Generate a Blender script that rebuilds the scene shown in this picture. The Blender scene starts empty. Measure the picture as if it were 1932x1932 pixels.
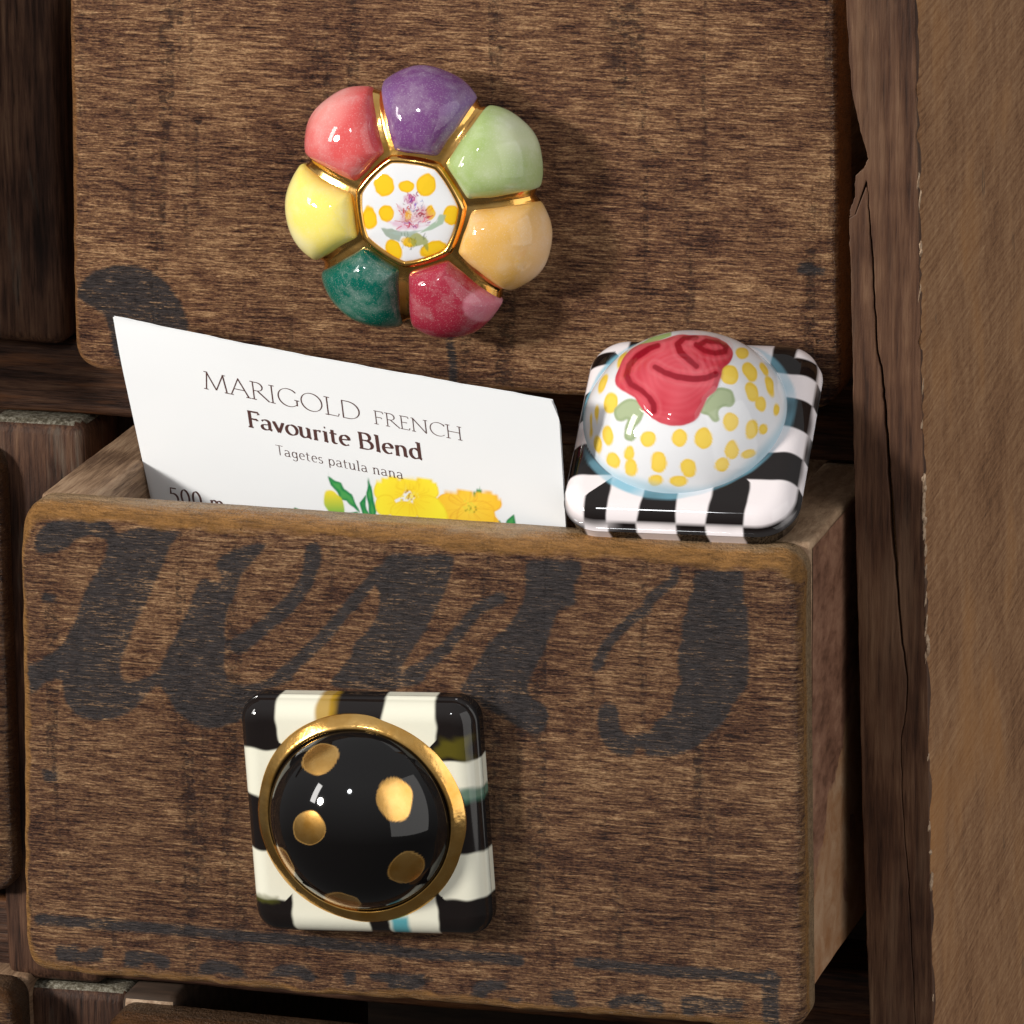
import bpy, bmesh, math, random
import numpy as np
from mathutils import Vector, Matrix, Euler, noise as mnoise

# ------------------------------------------------------------------ scene
C = bpy.context.scene
COL = C.collection
U = 0.01                                   # every number below is in centimetres
rng = np.random.default_rng(7)
random.seed(7)

# ------------------------------------------------------------------ camera
CAM = np.array([38.98861, -105.66543, 38.97715])
CEUL = (1.30057, 0.01168, 0.27717)
FL = 6.00452                               # focal length / sensor width
cd = bpy.data.cameras.new('camera')
cd.sensor_width = 36.0
cd.lens = 36.0 * FL
cd.clip_start = 0.02
cd.clip_end = 50.0
co = bpy.data.objects.new('camera', cd)
COL.objects.link(co)
co.location = tuple(CAM * U)
co.rotation_euler = CEUL
C.camera = co

# ------------------------------------------------------------------ light
world = bpy.data.worlds.new('World')
C.world = world
world.use_nodes = True
bg = world.node_tree.nodes['Background']
# a dim white studio: paler ceiling, darker floor
_wt = world.node_tree
_tc = _wt.nodes.new('ShaderNodeTexCoord')
_sp = _wt.nodes.new('ShaderNodeSeparateXYZ')
_cr = _wt.nodes.new('ShaderNodeValToRGB')
_mr = _wt.nodes.new('ShaderNodeMapRange')
_mr.inputs['From Min'].default_value = -1
_wt.links.new(_tc.outputs['Generated'], _sp.inputs[0])
_wt.links.new(_sp.outputs['Z'], _mr.inputs['Value'])
_wt.links.new(_mr.outputs[0], _cr.inputs[0])
_cr.color_ramp.elements[0].position = 0.30
_cr.color_ramp.elements[0].color = (0.16, 0.155, 0.15, 1)
_cr.color_ramp.elements[1].position = 0.85
_cr.color_ramp.elements[1].color = (1.0, 1.0, 1.0, 1)
_wt.links.new(_cr.outputs[0], bg.inputs[0])
bg.inputs[1].default_value = 0.42


def lamp(name, loc, target, size, power, col=(1, 1, 1), size_y=None, shape='DISK'):
    d = bpy.data.lights.new(name, 'AREA')
    d.shape = shape
    d.size = size * U
    if size_y:
        d.size_y = size_y * U
    d.energy = power
    d.color = col
    o = bpy.data.objects.new(name, d)
    COL.objects.link(o)
    o.location = Vector(loc) * U
    o.rotation_euler = (Vector(target) - Vector(loc)).to_track_quat('-Z', 'Y').to_euler()
    return o


AIM = Vector((7.5, -2, 7))


def from_dir(az, el, dist):
    """point seen from the drawers: azimuth in degrees left of straight ahead, elevation, distance"""
    a, e = math.radians(az), math.radians(el)
    return AIM + Vector((-math.sin(a) * math.cos(e), -math.cos(a) * math.cos(e), math.sin(e))) * dist


lamp('key_lamp', from_dir(44, 17, 120), AIM, 15, 12.6, (1.0, 0.95, 0.88))
lamp('strip_softbox', from_dir(54, 22, 110), AIM, 13, 2.4, (1.0, 0.97, 0.93), 36, 'RECTANGLE')
lamp('small_front_lamp', from_dir(10, 36, 130), AIM, 11, 1.5, (0.97, 0.98, 1.0))
lamp('right_softbox', from_dir(-64, 14, 130), AIM, 120, 7.2, (1.0, 0.97, 0.93), 150, 'RECTANGLE')

C.view_settings.view_transform = 'Standard'
C.view_settings.look = 'None'
C.view_settings.exposure = 0.0
C.view_settings.gamma = 1.0

# ------------------------------------------------------------------ tracing help (photo at 1932 px)
_R = np.array(Euler(CEUL).to_matrix())


def at(u, v, Y):
    """point of the plane y = Y (cm) that the photo shows at pixel u, v"""
    d = _R @ np.array([(u - 966) / 1932 / FL, -(v - 966) / 1932 / FL, -1.0])
    return CAM + d * ((Y - CAM[1]) / d[1])


def pix(P):
    """photo pixel of points (cm), used once to lay painted motifs on the surfaces that carry them"""
    d = (np.asarray(P, float) - CAM) @ _R
    return np.stack([966 + FL * 1932 * d[..., 0] / -d[..., 2], 966 - FL * 1932 * d[..., 1] / -d[..., 2]], -1)


def sdf_poly(P, poly):
    """signed distance (negative inside) of points P (n,2) to polygon"""
    poly = np.asarray(poly, float)
    d2 = np.full(len(P), 1e18)
    ins = np.zeros(len(P), bool)
    for i in range(len(poly)):
        a, b = poly[i - 1], poly[i]
        e = b - a
        w = P - a
        t = np.clip((w @ e) / max(e @ e, 1e-12), 0, 1)
        q = w - t[:, None] * e
        d2 = np.minimum(d2, (q * q).sum(1))
        c = (a[1] > P[:, 1]) != (b[1] > P[:, 1])
        with np.errstate(divide='ignore', invalid='ignore'):
            xi = (b[0] - a[0]) * (P[:, 1] - a[1]) / (b[1] - a[1]) + a[0]
        ins ^= c & (P[:, 0] < xi)
    d = np.sqrt(d2)
    return np.where(ins, -d, d)


def sdf_line(P, pts, w):
    pts = np.asarray(pts, float)
    d2 = np.full(len(P), 1e18)
    for a, b in zip(pts[:-1], pts[1:]):
        e = b - a
        q = P - a
        t = np.clip((q @ e) / max(e @ e, 1e-12), 0, 1)
        r = q - t[:, None] * e
        d2 = np.minimum(d2, (r * r).sum(1))
    return np.sqrt(d2) - w


def sdf_ell(P, cx, cy, rx, ry, deg=0):
    a = math.radians(deg)
    x, y = P[:, 0] - cx, P[:, 1] - cy
    u = (x * math.cos(a) + y * math.sin(a)) / rx
    v = (-x * math.sin(a) + y * math.cos(a)) / ry
    return (np.sqrt(u * u + v * v) - 1) * min(rx, ry)


def smooth(poly, n=4):
    """round a traced outline (Catmull-Rom, closed)"""
    p = np.asarray(poly, float)
    out = []
    for i in range(len(p)):
        p0, p1, p2, p3 = p[i - 1], p[i], p[(i + 1) % len(p)], p[(i + 2) % len(p)]
        for k in range(n):
            t = k / n
            out.append(0.5 * (2 * p1 + (p2 - p0) * t + (2 * p0 - 5 * p1 + 4 * p2 - p3) * t * t
                              + (3 * p1 - p0 - 3 * p2 + p3) * t ** 3))
    return np.array(out)


def sm(d, w=1.0):
    """coverage from a signed distance"""
    t = np.clip(0.5 - d / (2 * w), 0, 1)
    return t * t * (3 - 2 * t)


_K = rng.normal(size=(24, 3))
_PH = rng.uniform(0, 6.28, 24)


def wob(P, f, seed=0):
    """cheap smooth noise in numpy, about -1..1"""
    P = np.asarray(P, float)
    s = 0
    for i in range(8):
        k = _K[(i + seed * 5) % 24]
        s = s + np.sin(P[..., :3] @ (k[:P.shape[-1]] if P.shape[-1] < 3 else k) * f * (1 + 0.21 * i) + _PH[(i * 3 + seed) % 24])
    return s / 4.0


def lin(c):
    c = np.asarray(c, float) / 255.0
    return np.where(c <= 0.04045, c / 12.92, ((c + 0.055) / 1.055) ** 2.4)


# ------------------------------------------------------------------ object helpers
def thing(name, label, cat, loc=(0, 0, 0), group=None):
    o = bpy.data.objects.new(name, None)
    COL.objects.link(o)
    o.empty_display_size = 0.01
    o.location = Vector(loc) * U
    o['label'] = label
    o['category'] = cat
    if group:
        o['group'] = group
    return o


def add(name, V, F, mat, parent=None, attrs=None, smooth_shade=True, label=None):
    """one mesh object; V in world centimetres"""
    V = np.asarray(V, float)
    off = np.zeros(3)
    q = parent
    while q is not None:
        off += np.array(q.location) / U
        q = q.parent
    me = bpy.data.meshes.new(name)
    me.from_pydata(((V - off) * U).tolist(), [], [tuple(int(i) for i in f) for f in F])
    for k, a in (attrs or {}).items():
        a = np.asarray(a, float)
        if a.ndim == 2:
            at_ = me.attributes.new(k, 'FLOAT_COLOR', 'POINT')
            at_.data.foreach_set('color', np.c_[a[:, :3], np.ones(len(a))].ravel().astype(np.float32))
        else:
            at_ = me.attributes.new(k, 'FLOAT', 'POINT')
            at_.data.foreach_set('value', a.astype(np.float32))
    if smooth_shade:
        me.polygons.foreach_set('use_smooth', [True] * len(me.polygons))
    me.materials.append(mat)
    me.validate()
    me.update()
    o = bpy.data.objects.new(name, me)
    COL.objects.link(o)
    if parent is not None:
        o.parent = parent
    if label:
        o['label'] = label
    return o


def grid_faces(n, m, wrap=False):
    """faces of an n x m vertex grid; wrap joins the last column to the first"""
    F = []
    for i in range(n - 1):
        for j in range(m if wrap else m - 1):
            a, b = i * m + j, i * m + (j + 1) % m
            F.append((a, b, b + m, a + m))
    return F


def rbox(x0, x1, y0, y1, z0, z1, r=0.12, wobble=0.03, seg=2, step=0.7):
    """a worn board: bevelled box, long sides slightly uneven"""
    bm = bmesh.new()
    bmesh.ops.create_cube(bm, size=1)
    for v in bm.verts:
        v.co = Vector(((x0 + x1) / 2 + v.co.x * (x1 - x0), (y0 + y1) / 2 + v.co.y * (y1 - y0), (z0 + z1) / 2 + v.co.z * (z1 - z0)))
    L = (x1 - x0, y1 - y0, z1 - z0)
    ax = max(range(3), key=lambda k: L[k])
    n = max(1, int(L[ax] / step))
    lo = (x0, y0, z0)[ax]
    for k in range(1, n):
        p = [0, 0, 0]
        p[ax] = lo + L[ax] * k / n
        nrm = [0, 0, 0]
        nrm[ax] = 1
        bmesh.ops.bisect_plane(bm, geom=bm.verts[:] + bm.edges[:] + bm.faces[:], plane_co=p, plane_no=nrm)
    if r > 0:
        ed = [e for e in bm.edges if len(e.link_faces) == 2 and e.calc_face_angle(0) > 0.5]
        bmesh.ops.bevel(bm, geom=ed, offset=r, segments=seg, profile=0.5, affect='EDGES', clamp_overlap=True)
    V = np.array([v.co for v in bm.verts])
    bm.verts.index_update()
    F = [[v.index for v in f.verts] for f in bm.faces]
    bm.free()
    if wobble:
        W = np.array([mnoise.noise_vector(Vector(p) * 0.45) for p in V]) * wobble
        W += np.array([mnoise.noise_vector(Vector(p) * 1.9 + Vector((5, 1, 3))) for p in V]) * wobble * 0.4
        V = V + W
    return V, F


# ------------------------------------------------------------------ materials
class NT:
    def __init__(self, name):
        self.m = bpy.data.materials.new(name)
        self.m.use_nodes = True
        self.t = self.m.node_tree
        self.b = self.t.nodes['Principled BSDF']

    def n(self, kind, **kw):
        x = self.t.nodes.new(kind)
        for k, v in kw.items():
            setattr(x, k, v)
        return x

    def l(self, a, b):
        self.t.links.new(a, b)

    def val(self, sock, v):
        if hasattr(v, 'is_output') or isinstance(v, bpy.types.NodeSocket):
            self.l(v, sock)
        else:
            sock.default_value = v

    def coords(self, scale, rot=(0, 0, 0), loc=(0, 0, 0)):
        if not hasattr(self, 'tc'):
            self.tc = self.n('ShaderNodeTexCoord').outputs['Object']
        mp = self.n('ShaderNodeMapping')
        mp.inputs['Rotation'].default_value = rot
        mp.inputs['Location'].default_value = loc
        mp.inputs['Scale'].default_value = [s / U for s in scale]
        self.l(self.tc, mp.inputs['Vector'])
        return mp.outputs['Vector']

    def noise(self, scale, detail=4, rough=0.6, rot=(0, 0, 0), loc=(0, 0, 0), dist=0.0):
        x = self.n('ShaderNodeTexNoise')
        x.inputs['Scale'].default_value = 1
        x.inputs['Detail'].default_value = detail
        x.inputs['Roughness'].default_value = rough
        x.inputs['Distortion'].default_value = dist
        self.l(self.coords(scale, rot, loc), x.inputs['Vector'])
        return x.outputs['Fac']

    def ramp(self, fac, stops, interp='LINEAR'):
        x = self.n('ShaderNodeValToRGB')
        x.color_ramp.interpolation = interp
        e = x.color_ramp.elements
        while len(e) < len(stops):
            e.new(0.5)
        for el, (p, c) in zip(e, stops):
            el.position = p
            el.color = (c, c, c, 1) if not hasattr(c, '__len__') else (*c[:3], 1)
        self.l(fac, x.inputs['Fac'])
        return x.outputs['Color']

    def math(self, op, a, b=0.0, c=0.0, clamp=False):
        x = self.n('ShaderNodeMath', operation=op, use_clamp=clamp)
        self.val(x.inputs[0], a)
        self.val(x.inputs[1], b)
        self.val(x.inputs[2], c)
        return x.outputs[0]

    def mix(self, fac, a, b, blend='MIX'):
        x = self.n('ShaderNodeMix', data_type='RGBA', blend_type=blend)
        self.val(x.inputs['Factor'], fac)
        for s, v in ((x.inputs[6], a), (x.inputs[7], b)):
            if hasattr(v, '__len__') and not isinstance(v, bpy.types.NodeSocket):
                s.default_value = (*v[:3], 1)
            else:
                self.l(v, s)
        return x.outputs[2]

    def attr(self, name, out='Fac'):
        x = self.n('ShaderNodeAttribute', attribute_name=name)
        return x.outputs[out]

    def bump(self, h, strength, dist, normal=None):
        x = self.n('ShaderNodeBump')
        x.inputs['Strength'].default_value = strength
        x.inputs['Distance'].default_value = dist * U
        self.l(h, x.inputs['Height'])
        if normal is not None:
            self.l(normal, x.inputs['Normal'])
        return x.outputs['Normal']

    def set(self, **kw):
        for k, v in kw.items():
            self.val(self.b.inputs[k.replace('_', ' ')], v)


def wood(name, grain, stops, streak=(0.55, 0.95), pits=0.6, rough=0.55, bump=0.5, tint=None, tint_amt=0.5, tint_pos=(0.52, 0.66), loc=(0, 0, 0)):
    """grain: frequencies per cm along x, y, z (the small one runs along the fibre)"""
    g = NT(name)
    gv = np.array(grain, float)
    n1 = g.noise(gv, 6, 0.65, loc=loc, dist=0.4)
    n2 = g.noise(gv * np.array([3.2, 3.2, 3.2]), 4, 0.6, loc=loc)
    n3 = g.noise((0.45, 0.45, 0.45), 3, 0.55, loc=loc)
    f = g.math('MULTIPLY_ADD', n1, 0.62, g.math('MULTIPLY', n2, 0.38))
    f = g.math('ADD', f, g.math('MULTIPLY', g.math('SUBTRACT', n3, 0.5), 0.45))
    col = g.ramp(g.math('MULTIPLY_ADD', g.math('SUBTRACT', f, 0.5), 1.45, 0.5), stops)
    if tint is not None:
        n4 = g.noise(gv * 0.35 + 0.12, 4, 0.6, loc=(3.1, 1.7, 8.3))
        col = g.mix(g.math('MULTIPLY', g.ramp(n4, [(tint_pos[0], 0.0), (tint_pos[1], 1.0)]), tint_amt), col, tint)
    pit = g.ramp(n2, [(0.30, 1.0), (0.40, 0.0)])
    col = g.mix(g.math('MULTIPLY', pit, pits), col, [c * 0.35 for c in stops[0][1]])
    g.set(Base_Color=col, Roughness=rough, Specular_IOR_Level=0.22)
    fine = g.noise((30, 30, 30), 2, 0.5)
    h = g.math('MULTIPLY_ADD', n2, 0.7, g.math('MULTIPLY', n1, 0.5))
    h = g.math('MULTIPLY_ADD', fine, 0.12, h)
    g.l(g.bump(h, bump, 0.10), g.b.inputs['Normal'])
    return g


def front_wood(name, loc, edge_col, edge_pale, gain=1.0, tracks=0.75, tlo=0.57):
    """weathered crate front: short dark fibres along x, dark vertical saw tracks, worn printing"""
    g = NT(name)
    n1 = g.noise((1.25, 3, 17), 6, 0.70, loc=loc, dist=0.35)
    n2 = g.noise((3.6, 6, 33), 4, 0.72, loc=loc, dist=0.3)
    big = g.noise((0.30, 0.3, 0.55), 3, 0.6, loc=loc)
    mid = g.noise((1.3, 1, 2.2), 4, 0.7, loc=(loc[0] + 4, loc[1], loc[2] + 2))
    n3 = g.noise((14, 12, 30), 3, 0.7, loc=loc)
    f = g.math('MULTIPLY_ADD', n1, 0.46, g.math('MULTIPLY_ADD', n2, 0.36, g.math('MULTIPLY', n3, 0.26)))
    f = g.math('SUBTRACT', f, 0.04)
    f = g.math('ADD', f, g.math('MULTIPLY', g.math('SUBTRACT', big, 0.5), 0.20))
    f = g.math('ADD', f, g.math('MULTIPLY', g.math('SUBTRACT', mid, 0.5), 0.15))
    col = g.ramp(f, [(p, tuple(c * gain for c in k)) for p, k in (
        (0.395, (0.022, 0.0090, 0.0070)), (0.45, (0.098, 0.041, 0.025)), (0.50, (0.200, 0.096, 0.048)),
        (0.545, (0.340, 0.182, 0.090)), (0.61, (0.60, 0.36, 0.185)))])
    # vertical tracks and flecks
    tr = g.noise((1.7, 1, 0.09), 3, 0.6, loc=(loc[0] + 9, 0, loc[2]), dist=0.5)
    tr2 = g.noise((3.2, 1, 7.5), 4, 0.75, loc=(loc[0] + 2, 0, loc[2] + 5))
    trk = g.math('MULTIPLY', g.ramp(tr, [(tlo, 0.0), (tlo + 0.07, 1.0)]), g.ramp(tr2, [(0.47, 0.0), (0.56, 1.0)]))
    col = g.mix(g.math('MULTIPLY', trk, tracks), col, (0.028, 0.016, 0.016))
    fl = g.noise((1.7, 1, 3.4), 3, 0.6, loc=(loc[0] + 1, 0, loc[2] + 11))
    flk = g.ramp(fl, [(0.70, 0.0), (0.735, 1.0)])
    col = g.mix(g.math('MULTIPLY', flk, 0.7), col, (0.022, 0.016, 0.018))
    # printing: signed distance (cm) carried by the mesh, edge ragged along the fibre
    pd = g.attr('ink')
    rag = g.math('MULTIPLY', g.math('SUBTRACT', n2, 0.5), 0.22)
    pd = g.math('ADD', pd, g.math('MULTIPLY_ADD', g.math('SUBTRACT', mid, 0.5), 0.10, rag))
    ink = g.ramp(g.math('MULTIPLY_ADD', pd, -16.0, 0.5, clamp=True), [(0.0, 0.0), (1.0, 1.0)])
    worn = g.ramp(f, [(0.535, 1.0), (0.60, 0.35)])
    inkf = g.math('MULTIPLY', g.math('MULTIPLY', ink, worn), 0.93)
    inkc = g.ramp(n2, [(0.36, (0.020, 0.0175, 0.0185)), (0.64, (0.080, 0.072, 0.074))])
    col = g.mix(inkf, col, inkc)
    # worn edges: bare orange wood on the round-over, paler on the far side of it
    e = g.attr('edge')
    en = g.math('ADD', e, g.math('MULTIPLY', g.math('SUBTRACT', g.noise((2.2, 3, 9), 4, 0.7), 0.5), 0.5))
    ecol = g.mix(g.ramp(g.noise((2.2, 9, 12), 4, 0.7), [(0.34, 0.0), (0.58, 1.0)]), [c * 0.5 for c in edge_col], edge_col)
    pale = g.mix(g.ramp(g.noise((2.5, 8, 8), 4, 0.7), [(0.35, 0.0), (0.6, 1.0)]), [c * 0.6 for c in edge_pale], edge_pale)
    col = g.mix(g.ramp(en, [(0.20, 0.0), (0.42, 1.0)]), col, ecol)
    col = g.mix(g.ramp(en, [(0.78, 0.0), (1.0, 1.0)]), col, pale)
    g.set(Base_Color=col, Roughness=g.ramp(g.noise((20, 20, 45), 2, 0.5), [(0.42, 0.58), (0.62, 0.27)]))
    g.b.inputs['Specular IOR Level'].default_value = 0.30
    fine = g.noise((24, 24, 50), 3, 0.6)
    h = g.math('MULTIPLY_ADD', n2, 0.75, g.math('MULTIPLY', n1, 0.8))
    h = g.math('MULTIPLY_ADD', fine, 0.35, h)
    h = g.math('MULTIPLY_ADD', n3, 0.4, h)
    h = g.math('SUBTRACT', h, g.math('MULTIPLY', flk, 0.5))
    h = g.math('SUBTRACT', h, g.math('MULTIPLY', trk, 0.25))
    g.l(g.bump(h, 1.0, 0.12), g.b.inputs['Normal'])
    return g.m


M = {}
M['front_lower'] = front_wood('weathered_crate_front', (0, 0, 0), (0.40, 0.195, 0.058), (0.42, 0.27, 0.145), 0.95)
M['front_upper'] = front_wood('weathered_crate_front_upper', (31, 7, 23), (0.34, 0.155, 0.055), (0.30, 0.15, 0.065), 1.22, 0.7, 0.54)
M['front_shaded'] = front_wood('weathered_crate_front_shaded', (61, 17, 43), (0.12, 0.052, 0.018), (0.10, 0.055, 0.028), 0.6)  # darker copy of the fronts, shade on the outlying drawers put into its colour
_dark = [(0.28, (0.016, 0.0075, 0.005)), (0.45, (0.045, 0.0205, 0.0125)), (0.60, (0.090, 0.043, 0.025)), (0.80, (0.16, 0.088, 0.050))]
M['post_wood'] = wood('dark_post_wood', (5.5, 5.5, 0.35), _dark, tint=(0.16, 0.145, 0.115), tint_amt=0.4, tint_pos=(0.60, 0.70), rough=0.6, bump=0.4).m
M['rail_wood'] = wood('dark_rail_wood', (0.45, 7, 7), _dark, tint=(0.22, 0.085, 0.03), tint_amt=0.6, rough=0.6, bump=0.4, loc=(2, 3, 4)).m
M['stile_wood'] = wood('cracked_stile_wood', (4.5, 4.5, 0.28), [(0.26, (0.024, 0.010, 0.006)), (0.45, (0.066, 0.029, 0.0155)), (0.6, (0.108, 0.052, 0.028)), (0.8, (0.18, 0.10, 0.056))],
                       tint=(0.15, 0.085, 0.050), tint_amt=0.5, tint_pos=(0.50, 0.64), rough=0.55, bump=0.25, pits=0.3, loc=(1, 4, 9)).m
M['raw_wood'] = wood('raw_drawer_wood', (7, 0.5, 7), [(0.28, (0.13, 0.075, 0.045)), (0.45, (0.25, 0.155, 0.092)), (0.6, (0.36, 0.235, 0.145)), (0.8, (0.46, 0.32, 0.205))],
                     tint=(0.11, 0.065, 0.045), tint_amt=0.55, rough=0.7, bump=0.35, pits=0.35).m
# stained outer side of the drawer: reddish brown with raw streaks, and raw upper edge (attribute)
_g = wood('stained_drawer_side', (6, 0.9, 1.6), [(0.28, (0.11, 0.050, 0.030)), (0.45, (0.20, 0.095, 0.058)), (0.6, (0.27, 0.138, 0.086)), (0.8, (0.37, 0.21, 0.13))],
          tint=(0.40, 0.22, 0.10), tint_amt=0.75, tint_pos=(0.60, 0.70), rough=0.6, bump=0.25, pits=0.2, loc=(5, 2, 7))
_e = _g.attr('edge')
_c0 = _g.b.inputs['Base Color'].links[0].from_socket
_pale = _g.ramp(_g.noise((6, 2, 6), 4, 0.7), [(0.3, (0.22, 0.135, 0.08)), (0.65, (0.44, 0.30, 0.19))])
_tan = _g.ramp(_g.noise((7, 1.2, 1.5), 4, 0.7, dist=0.5), [(0.35, (0.30, 0.145, 0.065)), (0.65, (0.42, 0.26, 0.155))])
_bare = _g.attr('bare')
_c1 = _g.mix(_g.ramp(_g.math('ADD', _bare, _g.math('MULTIPLY', _g.math('SUBTRACT', _g.noise((3, 0.8, 0.6), 4, 0.7), 0.5), 0.9)), [(0.45, 0.0), (0.55, 1.0)]), _c0, _tan)
_c1 = _g.mix(_g.ramp(_e, [(0.4, 0.0), (0.6, 1.0)]), _c1, _pale)
_g.l(_c1, _g.b.inputs['Base Color'])
M['side_wood'] = _g.m

# sawn outer panel: diagonal saw marks
g = NT('sawn_panel_wood')
sx = g.n('ShaderNodeSeparateXYZ')
g.tc = g.n('ShaderNodeTexCoord').outputs['Object']
g.l(g.tc, sx.inputs[0])
yy = g.math('MULTIPLY', sx.outputs[1], 1 / U)
zz = g.math('MULTIPLY', sx.outputs[2], 1 / U)


def sawn(slope, fy, fs, detail=4, rough=0.6, off=0.0):
    c = g.n('ShaderNodeCombineXYZ')
    g.l(g.math('MULTIPLY', yy, fy), c.inputs[0])
    g.l(g.math('MULTIPLY', g.math('MULTIPLY_ADD', yy, -slope, zz), fs), c.inputs[1])
    c.inputs[2].default_value = off
    t = g.n('ShaderNodeTexNoise')
    t.inputs['Scale'].default_value = 1
    t.inputs['Detail'].default_value = detail
    t.inputs['Roughness'].default_value = rough
    g.l(c.outputs[0], t.inputs['Vector'])
    return t.outputs['Fac']


saw = sawn(0.10, 0.30, 11.0, 5, 0.68)
grn = sawn(0.0, 2.6, 0.9, 6, 0.7, 4.0)
spk = sawn(0.0, 3.5, 16, 3, 0.6, 9.0)
big = sawn(0.0, 0.35, 0.22, 3, 0.5, 2.0)
ff = g.math('MULTIPLY_ADD', saw, 0.33, g.math('MULTIPLY_ADD', grn, 0.24, g.math('MULTIPLY_ADD', spk, 0.19, g.math('MULTIPLY', big, 0.24))))
col = g.ramp(ff, [(0.37, (0.11, 0.048, 0.019)), (0.46, (0.245, 0.118, 0.052)), (0.53, (0.335, 0.178, 0.085)), (0.64, (0.48, 0.285, 0.15))])
st = sawn(0.0, 1.5, 0.42, 4, 0.65, 13.0)
col = g.mix(g.math('MULTIPLY', g.ramp(st, [(0.65, 0.0), (0.70, 1.0)]), 0.55), col, (0.060, 0.044, 0.030))
col = g.mix(g.math('MULTIPLY', g.ramp(big, [(0.52, 0.0), (0.68, 1.0)]), 0.55), col, (0.36, 0.155, 0.042))
g.set(Base_Color=col, Roughness=0.6, Specular_IOR_Level=0.22)
g.l(g.bump(g.math('MULTIPLY_ADD', saw, 0.9, g.math('MULTIPLY', spk, 0.2)), 0.3, 0.05), g.b.inputs['Normal'])
M['panel_wood'] = g.m

g = NT('pale_broken_and_lit_wood')
g.set(Base_Color=g.ramp(g.noise((8, 8, 8), 3), [(0.35, (0.26, 0.16, 0.095)), (0.65, (0.5, 0.36, 0.24))]), Roughness=0.7)
M['chip_and_lit_wood'] = g.m
g = NT('grey_end_grain')
g.set(Base_Color=g.ramp(g.noise((14, 14, 14), 3, 0.7), [(0.36, (0.05, 0.04, 0.024)), (0.5, (0.14, 0.122, 0.085)), (0.66, (0.33, 0.31, 0.25))]), Roughness=0.7)
M['end_grain'] = g.m
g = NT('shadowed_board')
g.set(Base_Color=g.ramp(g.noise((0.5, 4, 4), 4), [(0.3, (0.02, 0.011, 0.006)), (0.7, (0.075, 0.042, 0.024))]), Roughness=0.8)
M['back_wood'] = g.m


def ceramic(name, mottle=0.25, speck=0.2, streak=None, white=(0.85, 0.84, 0.82)):
    g = NT(name)
    c = g.attr('Col', 'Color')
    n = g.noise((2.2, 2.2, 2.2), 5, 0.65)
    s = g.noise((38, 38, 38), 2, 0.6)
    c2 = g.mix(g.math('MULTIPLY', g.ramp(n, [(0.48, 0.0), (0.72, 1.0)]), mottle), c, white)
    c2 = g.mix(g.math('MULTIPLY', g.ramp(s, [(0.56, 0.0), (0.72, 1.0)]), speck), c2, white)
    if streak:
        k = g.noise(streak, 4, 0.6)
        c2 = g.mix(g.math('MULTIPLY', g.ramp(k, [(0.3, 1.0), (0.55, 0.0)]), 0.3), c2, (0.25, 0.02, 0.04))
    gold = g.attr('gold')
    gc = g.ramp(g.noise((1.6, 1.6, 1.6), 4, 0.6), [(0.32, (0.76, 0.38, 0.075)), (0.68, (0.98, 0.60, 0.20))])
    col = g.mix(gold, c2, gc)
    g.set(Base_Color=col, Metallic=gold, Roughness=g.math('MULTIPLY_ADD', gold, 0.12, 0.13), Coat_Weight=g.math('MULTIPLY_ADD', gold, -0.8, 1.0), Coat_Roughness=0.045, Specular_IOR_Level=g.math('MULTIPLY', gold, 0.5))
    h = g.noise((1.4, 1.4, 1.4), 3, 0.5)
    g.l(g.bump(g.math('MULTIPLY_ADD', g.noise((9, 9, 9), 2, 0.5), 0.06, h), 0.22, 0.05), g.b.inputs['Normal'])
    return g.m


M['glaze'] = ceramic('painted_glaze', 0.0, 0.0)
M['petal'] = ceramic('mottled_petal_glaze', 0.18, 0.20)
g = NT('gold_lustre')
g.set(Base_Color=g.ramp(g.noise((1.6, 1.6, 1.6), 4, 0.6), [(0.32, (0.76, 0.38, 0.075)), (0.68, (0.98, 0.60, 0.20))]), Metallic=1.0, Roughness=0.17)
g.l(g.bump(g.noise((2.5, 2.5, 2.5), 3, 0.5), 0.25, 0.06), g.b.inputs['Normal'])
M['gold'] = g.m
g = NT('coated_packet_paper')
g.set(Base_Color=g.attr('Col', 'Color'), Roughness=0.42)
g.l(g.bump(g.noise((0.7, 0.7, 0.7), 2, 0.5), 0.10, 0.10), g.b.inputs['Normal'])
M['paper'] = g.m
g = NT('brown_print_ink')
g.set(Base_Color=(0.085, 0.036, 0.033, 1), Roughness=0.45)
M['ink'] = g.m
g = NT('steel_screw')
g.set(Base_Color=(0.5, 0.48, 0.45, 1), Metallic=1.0, Roughness=0.35)
M['steel'] = g.m


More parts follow.
